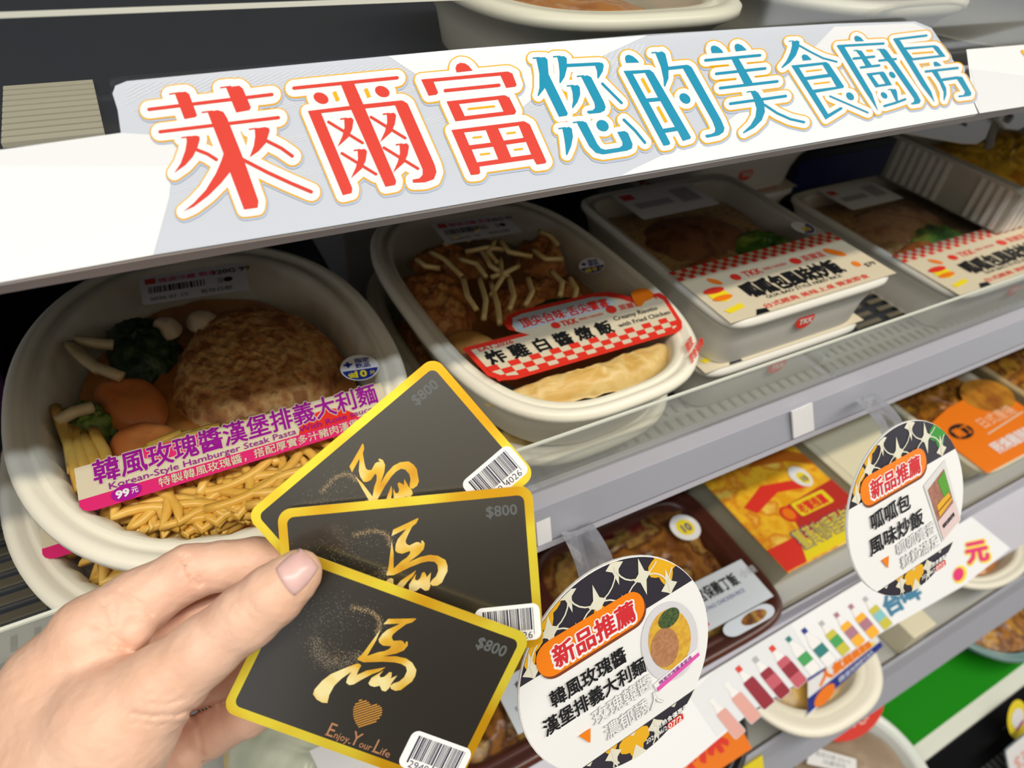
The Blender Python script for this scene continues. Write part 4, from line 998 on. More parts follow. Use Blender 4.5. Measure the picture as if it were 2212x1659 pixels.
# ------------------------------------------------------------------ round tags on clear arms
p_char = mat('tag_charcoal', (0.035, 0.032, 0.045), 0.25); p_amber = mat('tag_amber', (0.78, 0.42, 0.02), 0.3); p_ivory = mat('tag_ivory', (0.74, 0.72, 0.60), 0.3)
p_tor = mat('tag_orange', (0.86, 0.22, 0.01), 0.3); p_tord = mat('tag_orange_dark', (0.20, 0.05, 0.02), 0.4); p_tred = mat('tag_red', (0.62, 0.03, 0.04), 0.35); p_tgreen = mat('tag_green', (.04, .30, .04), .3)
p_twhite = mat('tag_white', (0.84, 0.84, 0.85), 0.25, spec=0.5)
def clip_circle(pts, r):
    """keep the part of a convex polygon that lies inside the disc"""
    out = []
    for x, y in pts:
        d = math.hypot(x, y)
        out.append((x * r / d, y * r / d) if d > r else (x, y))
    return out
def lens(A, cx, cy, s, m, layer, half, r):
    # one quarter-moon of the interlocking ring pattern, as a convex cell with curved sides
    pts = []
    for k in range(4):
        a = k * 90
        p0 = (cx + s * math.cos(math.radians(a)), cy + s * math.sin(math.radians(a))); p1 = (cx + s * math.cos(math.radians(a + 90)), cy + s * math.sin(math.radians(a + 90)))
        for q in range(6):
            f = q / 6; x, y = p0[0] + (p1[0] - p0[0]) * f, p0[1] + (p1[1] - p0[1]) * f
            b = 1 + .22 * math.sin(math.pi * f); pts.append((cx + (x - cx) * b, cy + (y - cy) * b))
    pts = [(x, half(x, y)) for x, y in pts]
    A.poly(clip_circle(pts, r), m, layer)
def product_tag(label, cpx, depth, alpha, roll, rad, lines, pic, greenish, arm_px):
    d = ray(*cpx) / F * depth; O = CAM + U * Vector(d)
    ex = Vector((1, 0, 0)); ey = Vector((0, math.cos(alpha), math.sin(alpha))); nn = ex.cross(ey)
    if nn.dot(CAM - O) < 0: nn = -nn
    c, s = math.cos(roll), math.sin(roll); ax = ex * c + ey * s; ay = -(ey * c - ex * s)     # print x to the right, print y downwards
    R_ = rad * U; k = R_ / 50.0
    mp = lambda x, y, l: O + ax * (x * k) + ay * (y * k) + nn * (.00015 * l + .0006)
    t = thing('product_tag', label, 'shelf tag', O)
    b = MB(); vs = []; n = 64
    for zz in (.0005, -.0005):
        for i in range(n): a = 2 * math.pi * i / n; vs.append(O + ax * R_ * math.cos(a) + ay * R_ * math.sin(a) + nn * zz)
    b.add(vs, [tuple(range(n)), tuple(range(2 * n - 1, n - 1, -1))] + [(i, (i + 1) % n, n + (i + 1) % n, n + i) for i in range(n)])
    disc = b.build('disc', p_twhite, t)
    A = Art(); A.ell(0, 0, 49.6, 49.6, p_twhite, 1, n=64)
    def cap(y0, sgn):          # ring pattern above / below a chord
        a0 = math.degrees(math.asin(y0 / 49.6)); pts = []
        for i in range(33):
            a = math.radians((180 - a0) + (180 + 2 * a0) * i / 32) if sgn < 0 else math.radians(a0 + (180 - 2 * a0) * i / 32)
            pts.append((49.6 * math.cos(a), 49.6 * math.sin(a)))
        A.poly(pts, p_char, 2)
        fit = lambda ps: clip_circle([(x, min(y, y0) if sgn < 0 else max(y, y0)) for x, y in ps], 49.6)
        for r_ in range(-1, 5):
            for q in range(-4, 5):
                cx, cy = q * 24 + (12 if r_ % 2 else 0) - 3, y0 + sgn * (4 + r_ * 12)
                if math.hypot(cx, cy) > 62: continue
                if (q + r_ * 2) % 3 == 0:      # amber or green cell
                    cell = []
                    for k in range(24):
                        a = math.radians(k * 15); rr_ = 11.5 * (.60 + .36 * abs(math.cos(2 * a)) ** 1.5); cell.append((cx + rr_ * math.cos(a) * .8, cy + rr_ * math.sin(a)))
                    A.poly(fit(cell), p_tgreen if (greenish and q > 0) else p_amber, 3)
                sx, st = cx + 12, []             # ivory four-pointed star where the rings meet
                for k in range(4):
                    a = math.radians(90 * k); b_ = math.radians(90 * k + 45); ln_ = 4.6 if k % 2 == 0 else 9.5
                    st += [(sx + ln_ * math.cos(a), cy + ln_ * math.sin(a)), (sx + 2.3 * math.cos(b_), cy + 3.2 * math.sin(b_))]
                if math.hypot(sx, cy) < 56: A.poly(fit(st), p_ivory, 4)
                arc = [(cx + 12 * math.cos(math.radians(a)), cy + 12 * math.sin(math.radians(a))) for a in range(0, 361, 15)]
                for p_, q_ in zip(arc[:-1], arc[1:]):
                    if r_ % 2 == 0 and all(math.hypot(*e) < 49.2 and (e[1] - y0) * sgn > .3 for e in (p_, q_)): A.stroke([p_, q_], .7, p_ivory, 5, False)
    cap(-19, -1); cap(36, 1)
    A.rrect(-36, -30.4, 19, -13.6, 7.6, p_tord, 6); A.rrect(-36.6, -32, 18.4, -15.2, 7.6, p_tor, 6.5)
    A.text('新品推薦', -30, -18.2, 11.4, p_twhite, 7, .11, width=44)
    A.text('新品推薦', -29, -18.6, 11.4, p_tred, 8, .03, width=42)
    for (tx, x, y, h, w, st) in lines:
        if st == 'b': A.text(tx, x, y, h, p_black, 7, .022, width=w)
        else:
            A.text(tx, x - .2, y + .1, h, p_lgrey, 6, .026, width=w + .4); A.text(tx, x, y, h, p_twhite, 7, .006, width=w)
    A.poly([(-28, 19), (-22, 19), (-24, 26)], p_tor, 7)
    tf0 = A.tf; A.tf = lambda x, y: (x, y + 5.5); pic(A); A.tf = tf0
    A.text('今日熱食優惠價', 6, 42.4, 3.0, p_twhite, 6, .02, width=22); A.text('2026/06/24-', 2, 46, 3.4, p_twhite, 6, .01, width=15); A.rrect(14.5, 43, 25, 46.8, 1.8, p_lred, 6); A.text('07/21', 15.2, 46.2, 4, p_twhite, 7, .02, width=9.6)
    A.build('tag_face', mp, disc)
    # clear arm up to the rail
    (x0, y0), (x1, y1), ytop = arm_px
    top_ = PY(x0, y0, ytop); low = O + nn * -.001 + (-ay) * R_ * .55
    wv = ex * .010
    vs = []; N_ = 8
    for i in range(N_ + 1):
        f = i / N_; p = top_.lerp(low, f) + Vector((0, -.004, .006)) * math.sin(math.pi * f)
        vs += [p - wv, p + wv]
    fs = [(2 * i, 2 * i + 1, 2 * i + 3, 2 * i + 2) for i in range(N_)]
    o = mesh('clear_arm', vs, fs, clear_mat('arm_clear', (.95, .96, .97), .10, .05, .6), t, None, True)
    md = o.modifiers.new('thick', 'SOLIDIFY'); md.thickness = .0006
    return t
def pic_pasta(A):
    A.ell(27, -2, 15.5, 21, mat('tag_bowl', (.66, .65, .70), .3), 4, -6); A.ell(27, -3, 11.5, 16, mat('tag_noodle', (.72, .46, .05), .3, noise=[(.62, .32, .05)], scale=400), 5, -6)
    A.ell(23.5, -1, 7.6, 10.2, mat('tag_patty', (.38, .17, .08), .3, noise=[(.48, .24, .12)], scale=500), 6, -4); A.ell(29, -14, 6, 4.6, mat('tag_spinach', (.03, .07, .03), .3, noise=[(.10, .14, .05)], scale=700), 6)
    A.poly([(13, 13), (40, 9.5), (40.4, 13.5), (14, 18)], p_twhite, 7); A.poly([(14, 15.6), (40, 12.0), (40.4, 14), (14.2, 18)], mat('tag_pink', (.72, .10, .42), .3), 8); A.text('韓風玫瑰醬漢堡排', 16, 15, 2.2, p_purple, 9, .01, width=20, rot=-7)
def pic_rice(A):
    A.poly([(14, -14), (35, -22), (43, 20), (24, 26)], mat('tag_box', (.70, .69, .70), .3), 4); A.poly([(17, -10), (33, -17), (38, 6), (22, 12)], mat('tag_meat', (.42, .20, .14), .3, noise=[(.30, .12, .08)], scale=500), 5)
    A.poly([(26, -12), (33, -16), (36, -2), (30, 0)], mat('tag_leaf', (.10, .34, .03), .3), 6); A.poly([(23, 2), (34, -2), (37, 4), (24, 10)], p_amber, 6); A.stroke([(24, 6), (36, 2)], .8, p_tord, 7)
    A.poly([(22, 12), (38.5, 6), (42, 19), (25, 25)], mat('tag_lab', (.74, .58, .58), .3), 6); A.text('呱呱包風味炒飯', 26, 18, 3, p_black, 7, .04, width=12, rot=-18)
product_tag('nearer round white tag for pasta on a clear arm, beside the black cards', (1338, 1436), 1.17, math.radians(60), math.radians(6), .200,
            [('韓風玫瑰醬', -35.5, -1.7, 9, 39, 'b'), ('漢堡排義大利麵', -42, 9, 9, 53.5, 'b'), ('玫瑰韓醬', -19.6, 19.3, 9, 32, 'o'), ('濃郁誘人', -16, 30, 9, 32, 'o')], pic_pasta, False, ((1245, 1140), (1, 1), .735))
product_tag('farther round white tag for fried rice with a green patch, hanging at the right', (1960, 1098), 1.50, math.radians(56), math.radians(3), .200,
            [('呱呱包', -32, -1, 11, 33, 'b'), ('風味炒飯', -36, 12.5, 11, 46, 'b'), ('呱呱噴香', -15, 22, 8.5, 34, 'o'), ('粒粒滿足', -13, 31.5, 8.5, 34, 'o')], pic_rice, True, ((1868, 858), (1, 1), .735))

# ------------------------------------------------------------------ fourth tier
z4 = -2.95
bb = thing('soup_bowl', 'cream bowl with an orange and blue label, sticking out below the bottle strip', 'bowl', W(2.12, .70, S4), 'soup bowls on the fourth shelf')
dish(bb, 2.12, .70, z4, .40, .45, 2.6, .205, .10, .12, m=m_bowl); film(bb, 2.12, .70, z4 + .001, .34, .39, 2.6)
blob(bb, 'curry', [(2.12 + .28 * math.cos(k * .785), .70 + .34 * math.sin(k * .785)) for k in range(8)], z4 - .03, .04, mat('curry', (.55, .30, .03), .3, noise=[(.66, .40, .06), (.36, .24, .12)], scale=20), amp=.004)
A = Art(); A.poly([(0, 2), (12, 0), (50, 2), (50, 18), (0, 22)], p_lwhite, 1); A.rect(0, 14, 50, 21, p_blue, 2); A.text('人氣鍋燒意麵', 4, 12, 9, p_orange, 3, .06, width=36); A.rect(28, 9, 44, 13, p_yel, 2); A.text('微波加熱即可食用', 12, 19.5, 4, m_bluelabel, 3, .01, width=26)
A.ell(6, 19, 4, 4, p_orange, 4); A.poly([(0, 0), (9, -1), (7, 5), (0, 5)], p_blue, 3)
A.build('front_label', on_level([(1745, 1455), (1890, 1368), (1910, 1400), (1745, 1560)], z4 + .004, 50, 24), bb)
rb = lidded_bowl(3.53, .80, z4, .42, .43, .205, 'cream bowl with orange soup at the right edge, behind the end of the bottle strip', 2.4, group='soup bowls on the fourth shelf')
A = Art(); A.rect(0, 0, 40, 14, p_lred, 1); A.rect(0, 0, 40, 8, p_cream, 2); A.text('牛肉麵', 8, 7, 7, p_black, 3, .04, width=20); A.build('front_label', lambda x, y, l: W(3.30 + x * .012, .80 - y * .012, z4 + .004 + l * .0007), rb)
db = thing('soup_bowl', 'black bowl with an orange and yellow lid band, under the nearer round tag', 'bowl', W(1.34, .66, S4), 'soup bowls on the fourth shelf')
dish(db, 1.34, .66, z4, .37, .36, 2.2, .205, .05, .10, m=mat('bowl_black', (.012, .011, .012), .3)); film(db, 1.34, .66, z4 + .001, .33, .32, 2.2, m=m_lid)
blob(db, 'noodle_soup', [(1.34 + .30 * math.cos(k * .785), .66 + .29 * math.sin(k * .785)) for k in range(8)], z4 - .02, .04, mat('noodle_soup', (.70, .38, .02), .3, noise=[(.80, .50, .06), (.5, .2, .02)], scale=24), amp=.008)
A = Art(); A.poly([(0, 0), (50, 0), (46, 18), (4, 18)], p_orange, 1); A.text('麻辣', 14, 13, 13, p_lred, 2, .05); A.build('lid_band', lambda x, y, l: W(1.02 + x * .0128, .62 - y * .0135, z4 + .005 + l * .0007), db)
b = MB(); b.box(2.735, 2.915, .395, .60, S4 + .002, -2.98, 0); o = b.top('food_carton', [m_cream], 'small pale carton standing right of the cream bowl on the fourth shelf', 'carton'); bevel(o, .002)
wp = thing('tofu_pack', 'soft greenish white pack with a white label, peeking out under the lowest black card', 'food pack', W(-.01, .86, S3))
blob(wp, 'pack_body', [(-.01 + .232 * x, .86 + .24 * y) for x, y in [(-1, -.8), (-.4, -1), (.4, -1), (1, -.8), (1.05, 0), (1, .8), (0, 1), (-1, .8), (-1.05, 0)]], -2.095, .160, mat('tofu', (.46, .50, .38), .3, noise=[(.58, .60, .48), (.62, .48, .20)], scale=14), amp=.010, edge=5, rings=20)
A = Art(); A.rect(0, 0, 40, 16, p_lwhite, 1); A.rect(0, 11, 40, 14, mat('print_wine', (.14, .01, .10), .4), 2); A.build('pack_label', on_level([(668, 1622), (880, 1530), (980, 1660), (740, 1770)], -2.075, 40, 16, .001), wp)
# yellow-capped tag on the fourth rail
b = MB(); b.prism_x([(.365, -3.12), (.355, -3.10), (.275, -3.235), (.285, -3.255)], 1.47, 1.72)
o = b.top('rail_clip', [p_yel], 'yellow clip on the fourth rail at the bottom of the picture', 'clip'); bevel(o, .001)

# ------------------------------------------------------------------ bottom deck goods
zd = -3.80
c = (3.02 - .40, -.02 + .20)
rbwl = thing('soup_bowl', 'pale bowl with a red lid label standing on the bottom deck', 'bowl', W(2.50, .12, -4.003))
dish(rbwl, 2.50, .12, zd, .42, .38, 2.2, .20, .06, .10, m=m_bowlg); film(rbwl, 2.50, .12, zd + .001, .37, .33, 2.2, m=m_lid)
blob(rbwl, 'broth', [(2.50 + .33 * math.cos(k * .785), .12 + .29 * math.sin(k * .785)) for k in range(8)], zd - .02, .04, mat('broth', (.36, .26, .17), .3, noise=[(.48, .36, .24)], scale=20), amp=.006)
A = Art(); A.ell(20, 10, 19, 12, p_lred, 1); A.text('養生湯', 10, 8, 10, p_black, 2, .05, width=22); A.text('暖心', 16, 17, 7, mat('print_rose', (.80, .45, .40), .4), 2, .02); A.ell(7, 15, 4, 4, mat('print_rose', (.80, .45, .40), .4), 2)
A.build('lid_label', on_level([(1745, 1505), (1905, 1450), (1925, 1570), (1760, 1625)], zd + .004, 40, 22), rbwl)
A = Art(); A.rrect(0, 0, 40, 16, 1.5, p_lwhite, 1); A.text('有效日期 2026 01', 4, 7, 5, p_lgrey, 2, .02, width=30); A.text('冷藏保存', 10, 13, 5, p_lgrey, 2, .02)
A.build('date_label', on_level([(1752, 1612), (1850, 1640), (1850, 1672), (1742, 1650)], zd + .004, 40, 16), rbwl)
ob = thing('soup_bowl', 'clear-based bowl of orange food on the green mat at the right edge', 'bowl', W(4.17, .50, -3.994))
dish(ob, 4.17, .50, zd, .44, .44, 2.1, .19, .05, .10, m=mat('bowl_glass', (.22, .36, .36), .15, spec=.6, alpha=.75)); film(ob, 4.17, .50, zd + .001, .39, .39, 2.1, m=m_lid)
blob(ob, 'orange_food', [(4.17 + .36 * math.cos(k * .785), .50 + .36 * math.sin(k * .785)) for k in range(8)], zd - .01, .05, m_chunk, amp=.014, ns=20)
def upright(name, label, cat, q, d0, mt, art=None):
    pts = [PD(x, y, d0) for x, y in q]; n = len(pts); nn = (CAM - pts[0]).normalized(); bk = [p - nn * .002 for p in pts]
    return top_mesh(name, pts + bk, [tuple(range(n)), tuple(range(2 * n - 1, n - 1, -1))] + [(i, i + n, (i + 1) % n + n, (i + 1) % n) for i in range(n)], mt, label, cat)
def deck_tag(label, x, y, z, w, h, m, kind):
    t = thing('deck_tag', label, 'price tag', W(x, y, z))
    b = MB(); b.box(x - .01, x + .01, y - .002, y + .004, z, z + .05); b.build('stem', m_slot, t)
    A = Art()
    if kind == 'r': A.ell(0, 0, w / 2, h / 2, m, 1); A.ell(0, -.01, w / 3.4, h / 4.2, p_lwhite, 2); A.stroke([(-.03, .05), (.04, .03)], .018, p_mag, 3)
    else: A.rrect(-w / 2, -h / 2, w / 2, h / 2, .02, p_lwhite, 2); A.rrect(-w / 2 - .012, -h / 2 - .012, w / 2 + .012, h / 2 + .012, .02, m, 1); A.text('$39', -w / 3, .05, .12, mat('print_rose', (.80, .45, .40), .4), 3, .02)
    zc = z + .05 + h * .38
    A.build('tag_plate', lambda X, Y, l: W(x + X, y - Y * .65 - .004 - l * .001, zc - Y * .76 + l * .001), t)
    return t
deck_tag('yellow round tag on the front edge of the bottom deck at the right', 3.72, -.105, -4.06, .20, .24, p_yel, 'r')
deck_tag('white price card in a grey frame at the lower right corner of the deck', 3.56, -.245, -4.06, .30, .22, mat('frame_slate', (.13, .17, .20), .4), 'w')
# ------------------------------------------------------------------ the three gift cards
def gold_mat():
    m = bpy.data.materials.new('card_gold'); m.use_nodes = True; nt = m.node_tree; b = nt.nodes['Principled BSDF']
    b.inputs['Metallic'].default_value = 0.55; b.inputs['Roughness'].default_value = 0.34
    tc = nt.nodes.new('ShaderNodeTexCoord'); n = nt.nodes.new('ShaderNodeTexNoise'); n.inputs['Scale'].default_value = 34; n.inputs['Detail'].default_value = 1
    r = nt.nodes.new('ShaderNodeValToRGB'); e = r.color_ramp.elements
    e[0].position = .38; e[0].color = (.78, .40, .008, 1); e[1].position = .62; e[1].color = (.95, .78, .06, 1)
    nt.links.new(tc.outputs['Object'], n.inputs['Vector']); nt.links.new(n.outputs['Fac'], r.inputs[0]); nt.links.new(r.outputs[0], b.inputs['Base Color'])
    return m
m_gold = gold_mat()
m_brush = mat('brush_gold', (.66, .30, .012), .38, metal=.35, noise=[(.84, .52, .05), (.98, .86, .42)], scale=70, detail=2)
m_cardk = mat('card_black', (0.019, 0.016, 0.011), 0.30, spec=0.8, coat=1.0)
m_cardk.node_tree.nodes['Principled BSDF'].inputs['Coat Roughness'].default_value = 0.16
p_800 = mat('card_grey_print', (.10, .11, .11), .45); p_rose = mat('card_rosegold', (.50, .24, .12), .4, metal=.3); p_dust = mat('card_dust', (.42, .30, .16), .5); p_dust2 = mat('card_dust_pale', (.40, .40, .34), .5)
p_sticker = mat('sticker_white', (.86, .86, .88), .35); p_bar = mat('sticker_bar', (.02, .02, .055), .5); p_heart = mat('card_heart', (.62, .30, .05), .4, metal=.3)
CW, CHt = 85.6, 55.6
# artwork measured on the front card (pixels of its three visible corners -> millimetres)
T0, TU, TV = np.array([647., 1189.]), np.array([502., 184.]), np.array([-166., 348.])
Minv = np.linalg.inv(np.stack([TU, TV], 1))
def cmm(x, y):
    u, v = Minv @ (np.array([x, y]) - T0); return u * CW, v * CHt
def hmm(x, y): return cmm(660 + x / 7.542, 1310 + y / 7.542)
HORSE = [
 [(1265, 290), (1345, 200), (1640, 195), (1790, 190), (1800, 205), (1730, 260), (1640, 285), (1580, 290), (1500, 280)],
 [(1530, 285), (1640, 285), (1500, 390), (1420, 460), (1405, 510), (1430, 560), (1560, 555), (1600, 580), (1615, 620), (1640, 570), (1665, 575), (1665, 640), (1600, 720), (1480, 770), (1270, 815), (1000, 870), (1000, 815), (1180, 750), (1290, 730), (1370, 690), (1395, 650), (1260, 640), (1200, 590), (1190, 540), (1250, 450), (1330, 380)],
 [(1225, 370), (1150, 560), (1005, 815), (1000, 870), (880, 870), (860, 840), (930, 780), (1030, 640), (1110, 530)],
 [(845, 870), (880, 820), (1000, 815), (1250, 815), (1480, 815), (1640, 850), (1740, 920), (1810, 1040), (1790, 1140), (1740, 1230), (1660, 1290), (1560, 1370), (1470, 1385), (1395, 1350), (1385, 1300), (1440, 1260), (1530, 1230), (1610, 1160), (1655, 1060), (1640, 990), (1560, 940), (1450, 915), (1250, 905), (950, 915)],
 [(135, 1440), (160, 1360), (280, 1220), (420, 1110), (600, 1030), (840, 935), (890, 940), (910, 970), (870, 1050), (840, 1125), (1000, 1050), (1310, 995), (1220, 1060), (1090, 1110), (940, 1190), (790, 1280), (720, 1290), (670, 1250), (690, 1170), (755, 1070), (600, 1180), (480, 1300), (400, 1450), (370, 1585), (290, 1580), (200, 1530)],
 [(1030, 1260), (1080, 1170), (1280, 1045), (1210, 1130), (1230, 1165), (1290, 1150), (1370, 1075), (1410, 1080), (1405, 1150), (1390, 1180), (1500, 1130), (1400, 1270), (1370, 1340), (1310, 1395), (1250, 1380), (1215, 1300), (1130, 1320), (1060, 1300)]]
def gift_card(label, TL, TRc, BLc):
    ex = (TRc - TL) / CW; ey = (BLc - TL) / CHt; nn = ex.cross(ey).normalized()
    C0 = (TRc + BLc) / 2
    if nn.dot(CAM - C0) < 0: nn = -nn
    mp = plane_map(TL, ex, ey, nn, .00006)
    t = thing('gift_card', label, 'card', C0, 'black and gold gift cards fanned in the hand')
    A = Art(); pts = A.rrect_pts(0, 0, CW, CHt, 4.6, 8); n = len(pts)
    v = [mp(x, y, 0) for x, y in pts] + [mp(x, y, 0) - nn * .0006 for x, y in pts]
    body = mesh('card_body', v, [tuple(range(n)), tuple(range(2 * n - 1, n - 1, -1))] + [(i, i + n, (i + 1) % n + n, (i + 1) % n) for i in range(n)], m_gold, t, label='gold edged card')
    A.rrect(3.0, 3.0, CW - 3.0, CHt - 3.0, 2.4, m_cardk, 1)
    face = A.build('black_face', mp, body)
    A = Art()
    for p in HORSE: A.poly([hmm(*q_) for q_ in p], m_brush, 3)
    A.build('brush_character', mp, body, 'gold brush-written horse character')
    A = Art(); rnd = random.Random(11)
    def dot(x, y, s, m): A._add([(x - s, y - s), (x + s, y - s * .6), (x + s * .7, y + s)], [(0, 1, 2)], m, 2)
    for i in range(520):          # mane of gold dust
        f = rnd.random(); bx, by = [(735, 10), (900, 40), (1080, 90), (1190, 190), (1220, 330)][min(4, int(f * 5))]
        nx, ny = [(900, 40), (1080, 90), (1190, 190), (1220, 330), (1150, 430)][min(4, int(f * 5))]; g = f * 5 % 1
        x, y = hmm(bx + (nx - bx) * g + rnd.gauss(0, 26), by + (ny - by) * g + rnd.gauss(0, 24)); dot(x, y, rnd.uniform(.05, .16), p_dust)
    for i in range(900):          # body cloud
        a = rnd.uniform(.3, 3.6); rr = 380 + rnd.gauss(0, 70); x, y = hmm(600 + rr * math.cos(a) * 1.0 - 60, 640 + rr * math.sin(a) * .85); dot(x, y, rnd.uniform(.04, .13), p_dust if rnd.random() < .5 else p_dust2)
    for i in range(380):
        x, y = hmm(rnd.gauss(420, 190), rnd.gauss(800, 120)); dot(x, y, rnd.uniform(.04, .13), p_dust)
    for i in range(420):
        x, y = hmm(rnd.gauss(500, 420), rnd.gauss(150, 200))
        if 4 < x < CW - 4 and 4 < y < CHt - 4: dot(x, y, rnd.uniform(.04, .12), p_dust2)
    A.it = [q_ for q_ in A.it if all(3.2 < vx < CW - 3.2 and 3.2 < vy < CHt - 3.2 for vx, vy in q_[2])]
    A.build('gold_dust', mp, body)
    A = Art(); x, y = cmm(1029, 1391); A.text('$800', x, y + 1.0, 5.2, p_800, 2, .02, width=10.6); A.build('value_print', mp, body)
    A = Art(); hx, hy = cmm(791, 1547); r_ = 4.7
    for i in range(15):          # heart of slanted stripes
        f = -1.25 + 2.5 * i / 14; best = []
        for j in range(81):
            g = -1.4 + 2.8 * j / 80; c_, s_ = math.cos(-.66), math.sin(-.66)
            X, Y = g * c_ - f * s_, g * s_ + f * c_; yy = -Y * 1.05 + .15
            if (X * X + yy * yy - 1) ** 3 - X * X * yy ** 3 <= 0: best.append((hx + X * r_ * .93, hy + Y * r_ * .93))
        if len(best) > 1:
            run = [best[0]]
            for p, q_ in zip(best[:-1], best[1:]):
                if math.hypot(p[0] - q_[0], p[1] - q_[1]) > .6: A.stroke([run[0], p], .44, p_heart, 2, False); run = [q_]
            A.stroke([run[0], best[-1]], .44, p_heart, 2, False)
    A.build('striped_heart', mp, body)
    A = Art(); x, y = cmm(707, 1587)
    for s_, dx, h_, w_ in (('E', 0, 8.0, 3.0), ('njoy', 3.5, 4.2, 6.6), ('Y', 10.6, 8.0, 4.2), ('our', 15.0, 4.2, 5.4), ('L', 21.4, 8.0, 2.9), ('ife', 24.6, 4.2, 4.4)):
        dx *= .80; h_ *= .8; w_ *= .80
        A.text(s_, x + dx, y + 0.5, h_, p_rose, 2, .004, width=w_)
        if len(s_) == 1:
            A.rect(x + dx - .35, y + .2, x + dx + .55, y + .5, p_rose, 2)
    A.build('motto_print', mp, body)
    A = Art(); bx, by = cmm(896, 1577)
    A.rrect(bx, by, bx + 22.0, by + 12.6, 2.6, p_sticker, 2)
    rnd = random.Random(5); xx_ = bx + 2.6; i = 0
    while xx_ < bx + 19.6:
        w_ = rnd.choice((.18, .18, .3, .42, .62)); tall = (xx_ < bx + 3.4) or (xx_ > bx + 18.8) or (bx + 11.2 < xx_ < bx + 12.2)
        A.rect(xx_, by + 1.4, xx_ + w_, by + (10.6 if tall else 9.0), p_bar, 3); xx_ += w_ + rnd.choice((.18, .26, .4))
    A.text('2949', bx + 3.6, by + 11.9, 3.4, p_bar, 3, .0, width=7.0); A.text('4026', bx + 12.0, by + 11.9, 3.4, p_bar, 3, .0, width=7.0)
    A.build('barcode_sticker', mp, t)
    return t
gift_card('rearmost black gold-edged gift card, tilted with one corner pointing up', PD(530, 1112, .2290), PD(938, 768, .2315), PD(530 + 228, 1112 + 256, .2315))
gift_card('middle black gold-edged gift card, lying almost level between the other two', PD(598, 1101, .2262), PD(1149, 1048, .2285), PD(628, 1452, .2275))
gift_card('front black gold-edged gift card under the thumb, with striped heart and motto', PD(647, 1189, .2205), PD(1149, 1373, .2225), PD(477, 1535, .2205))

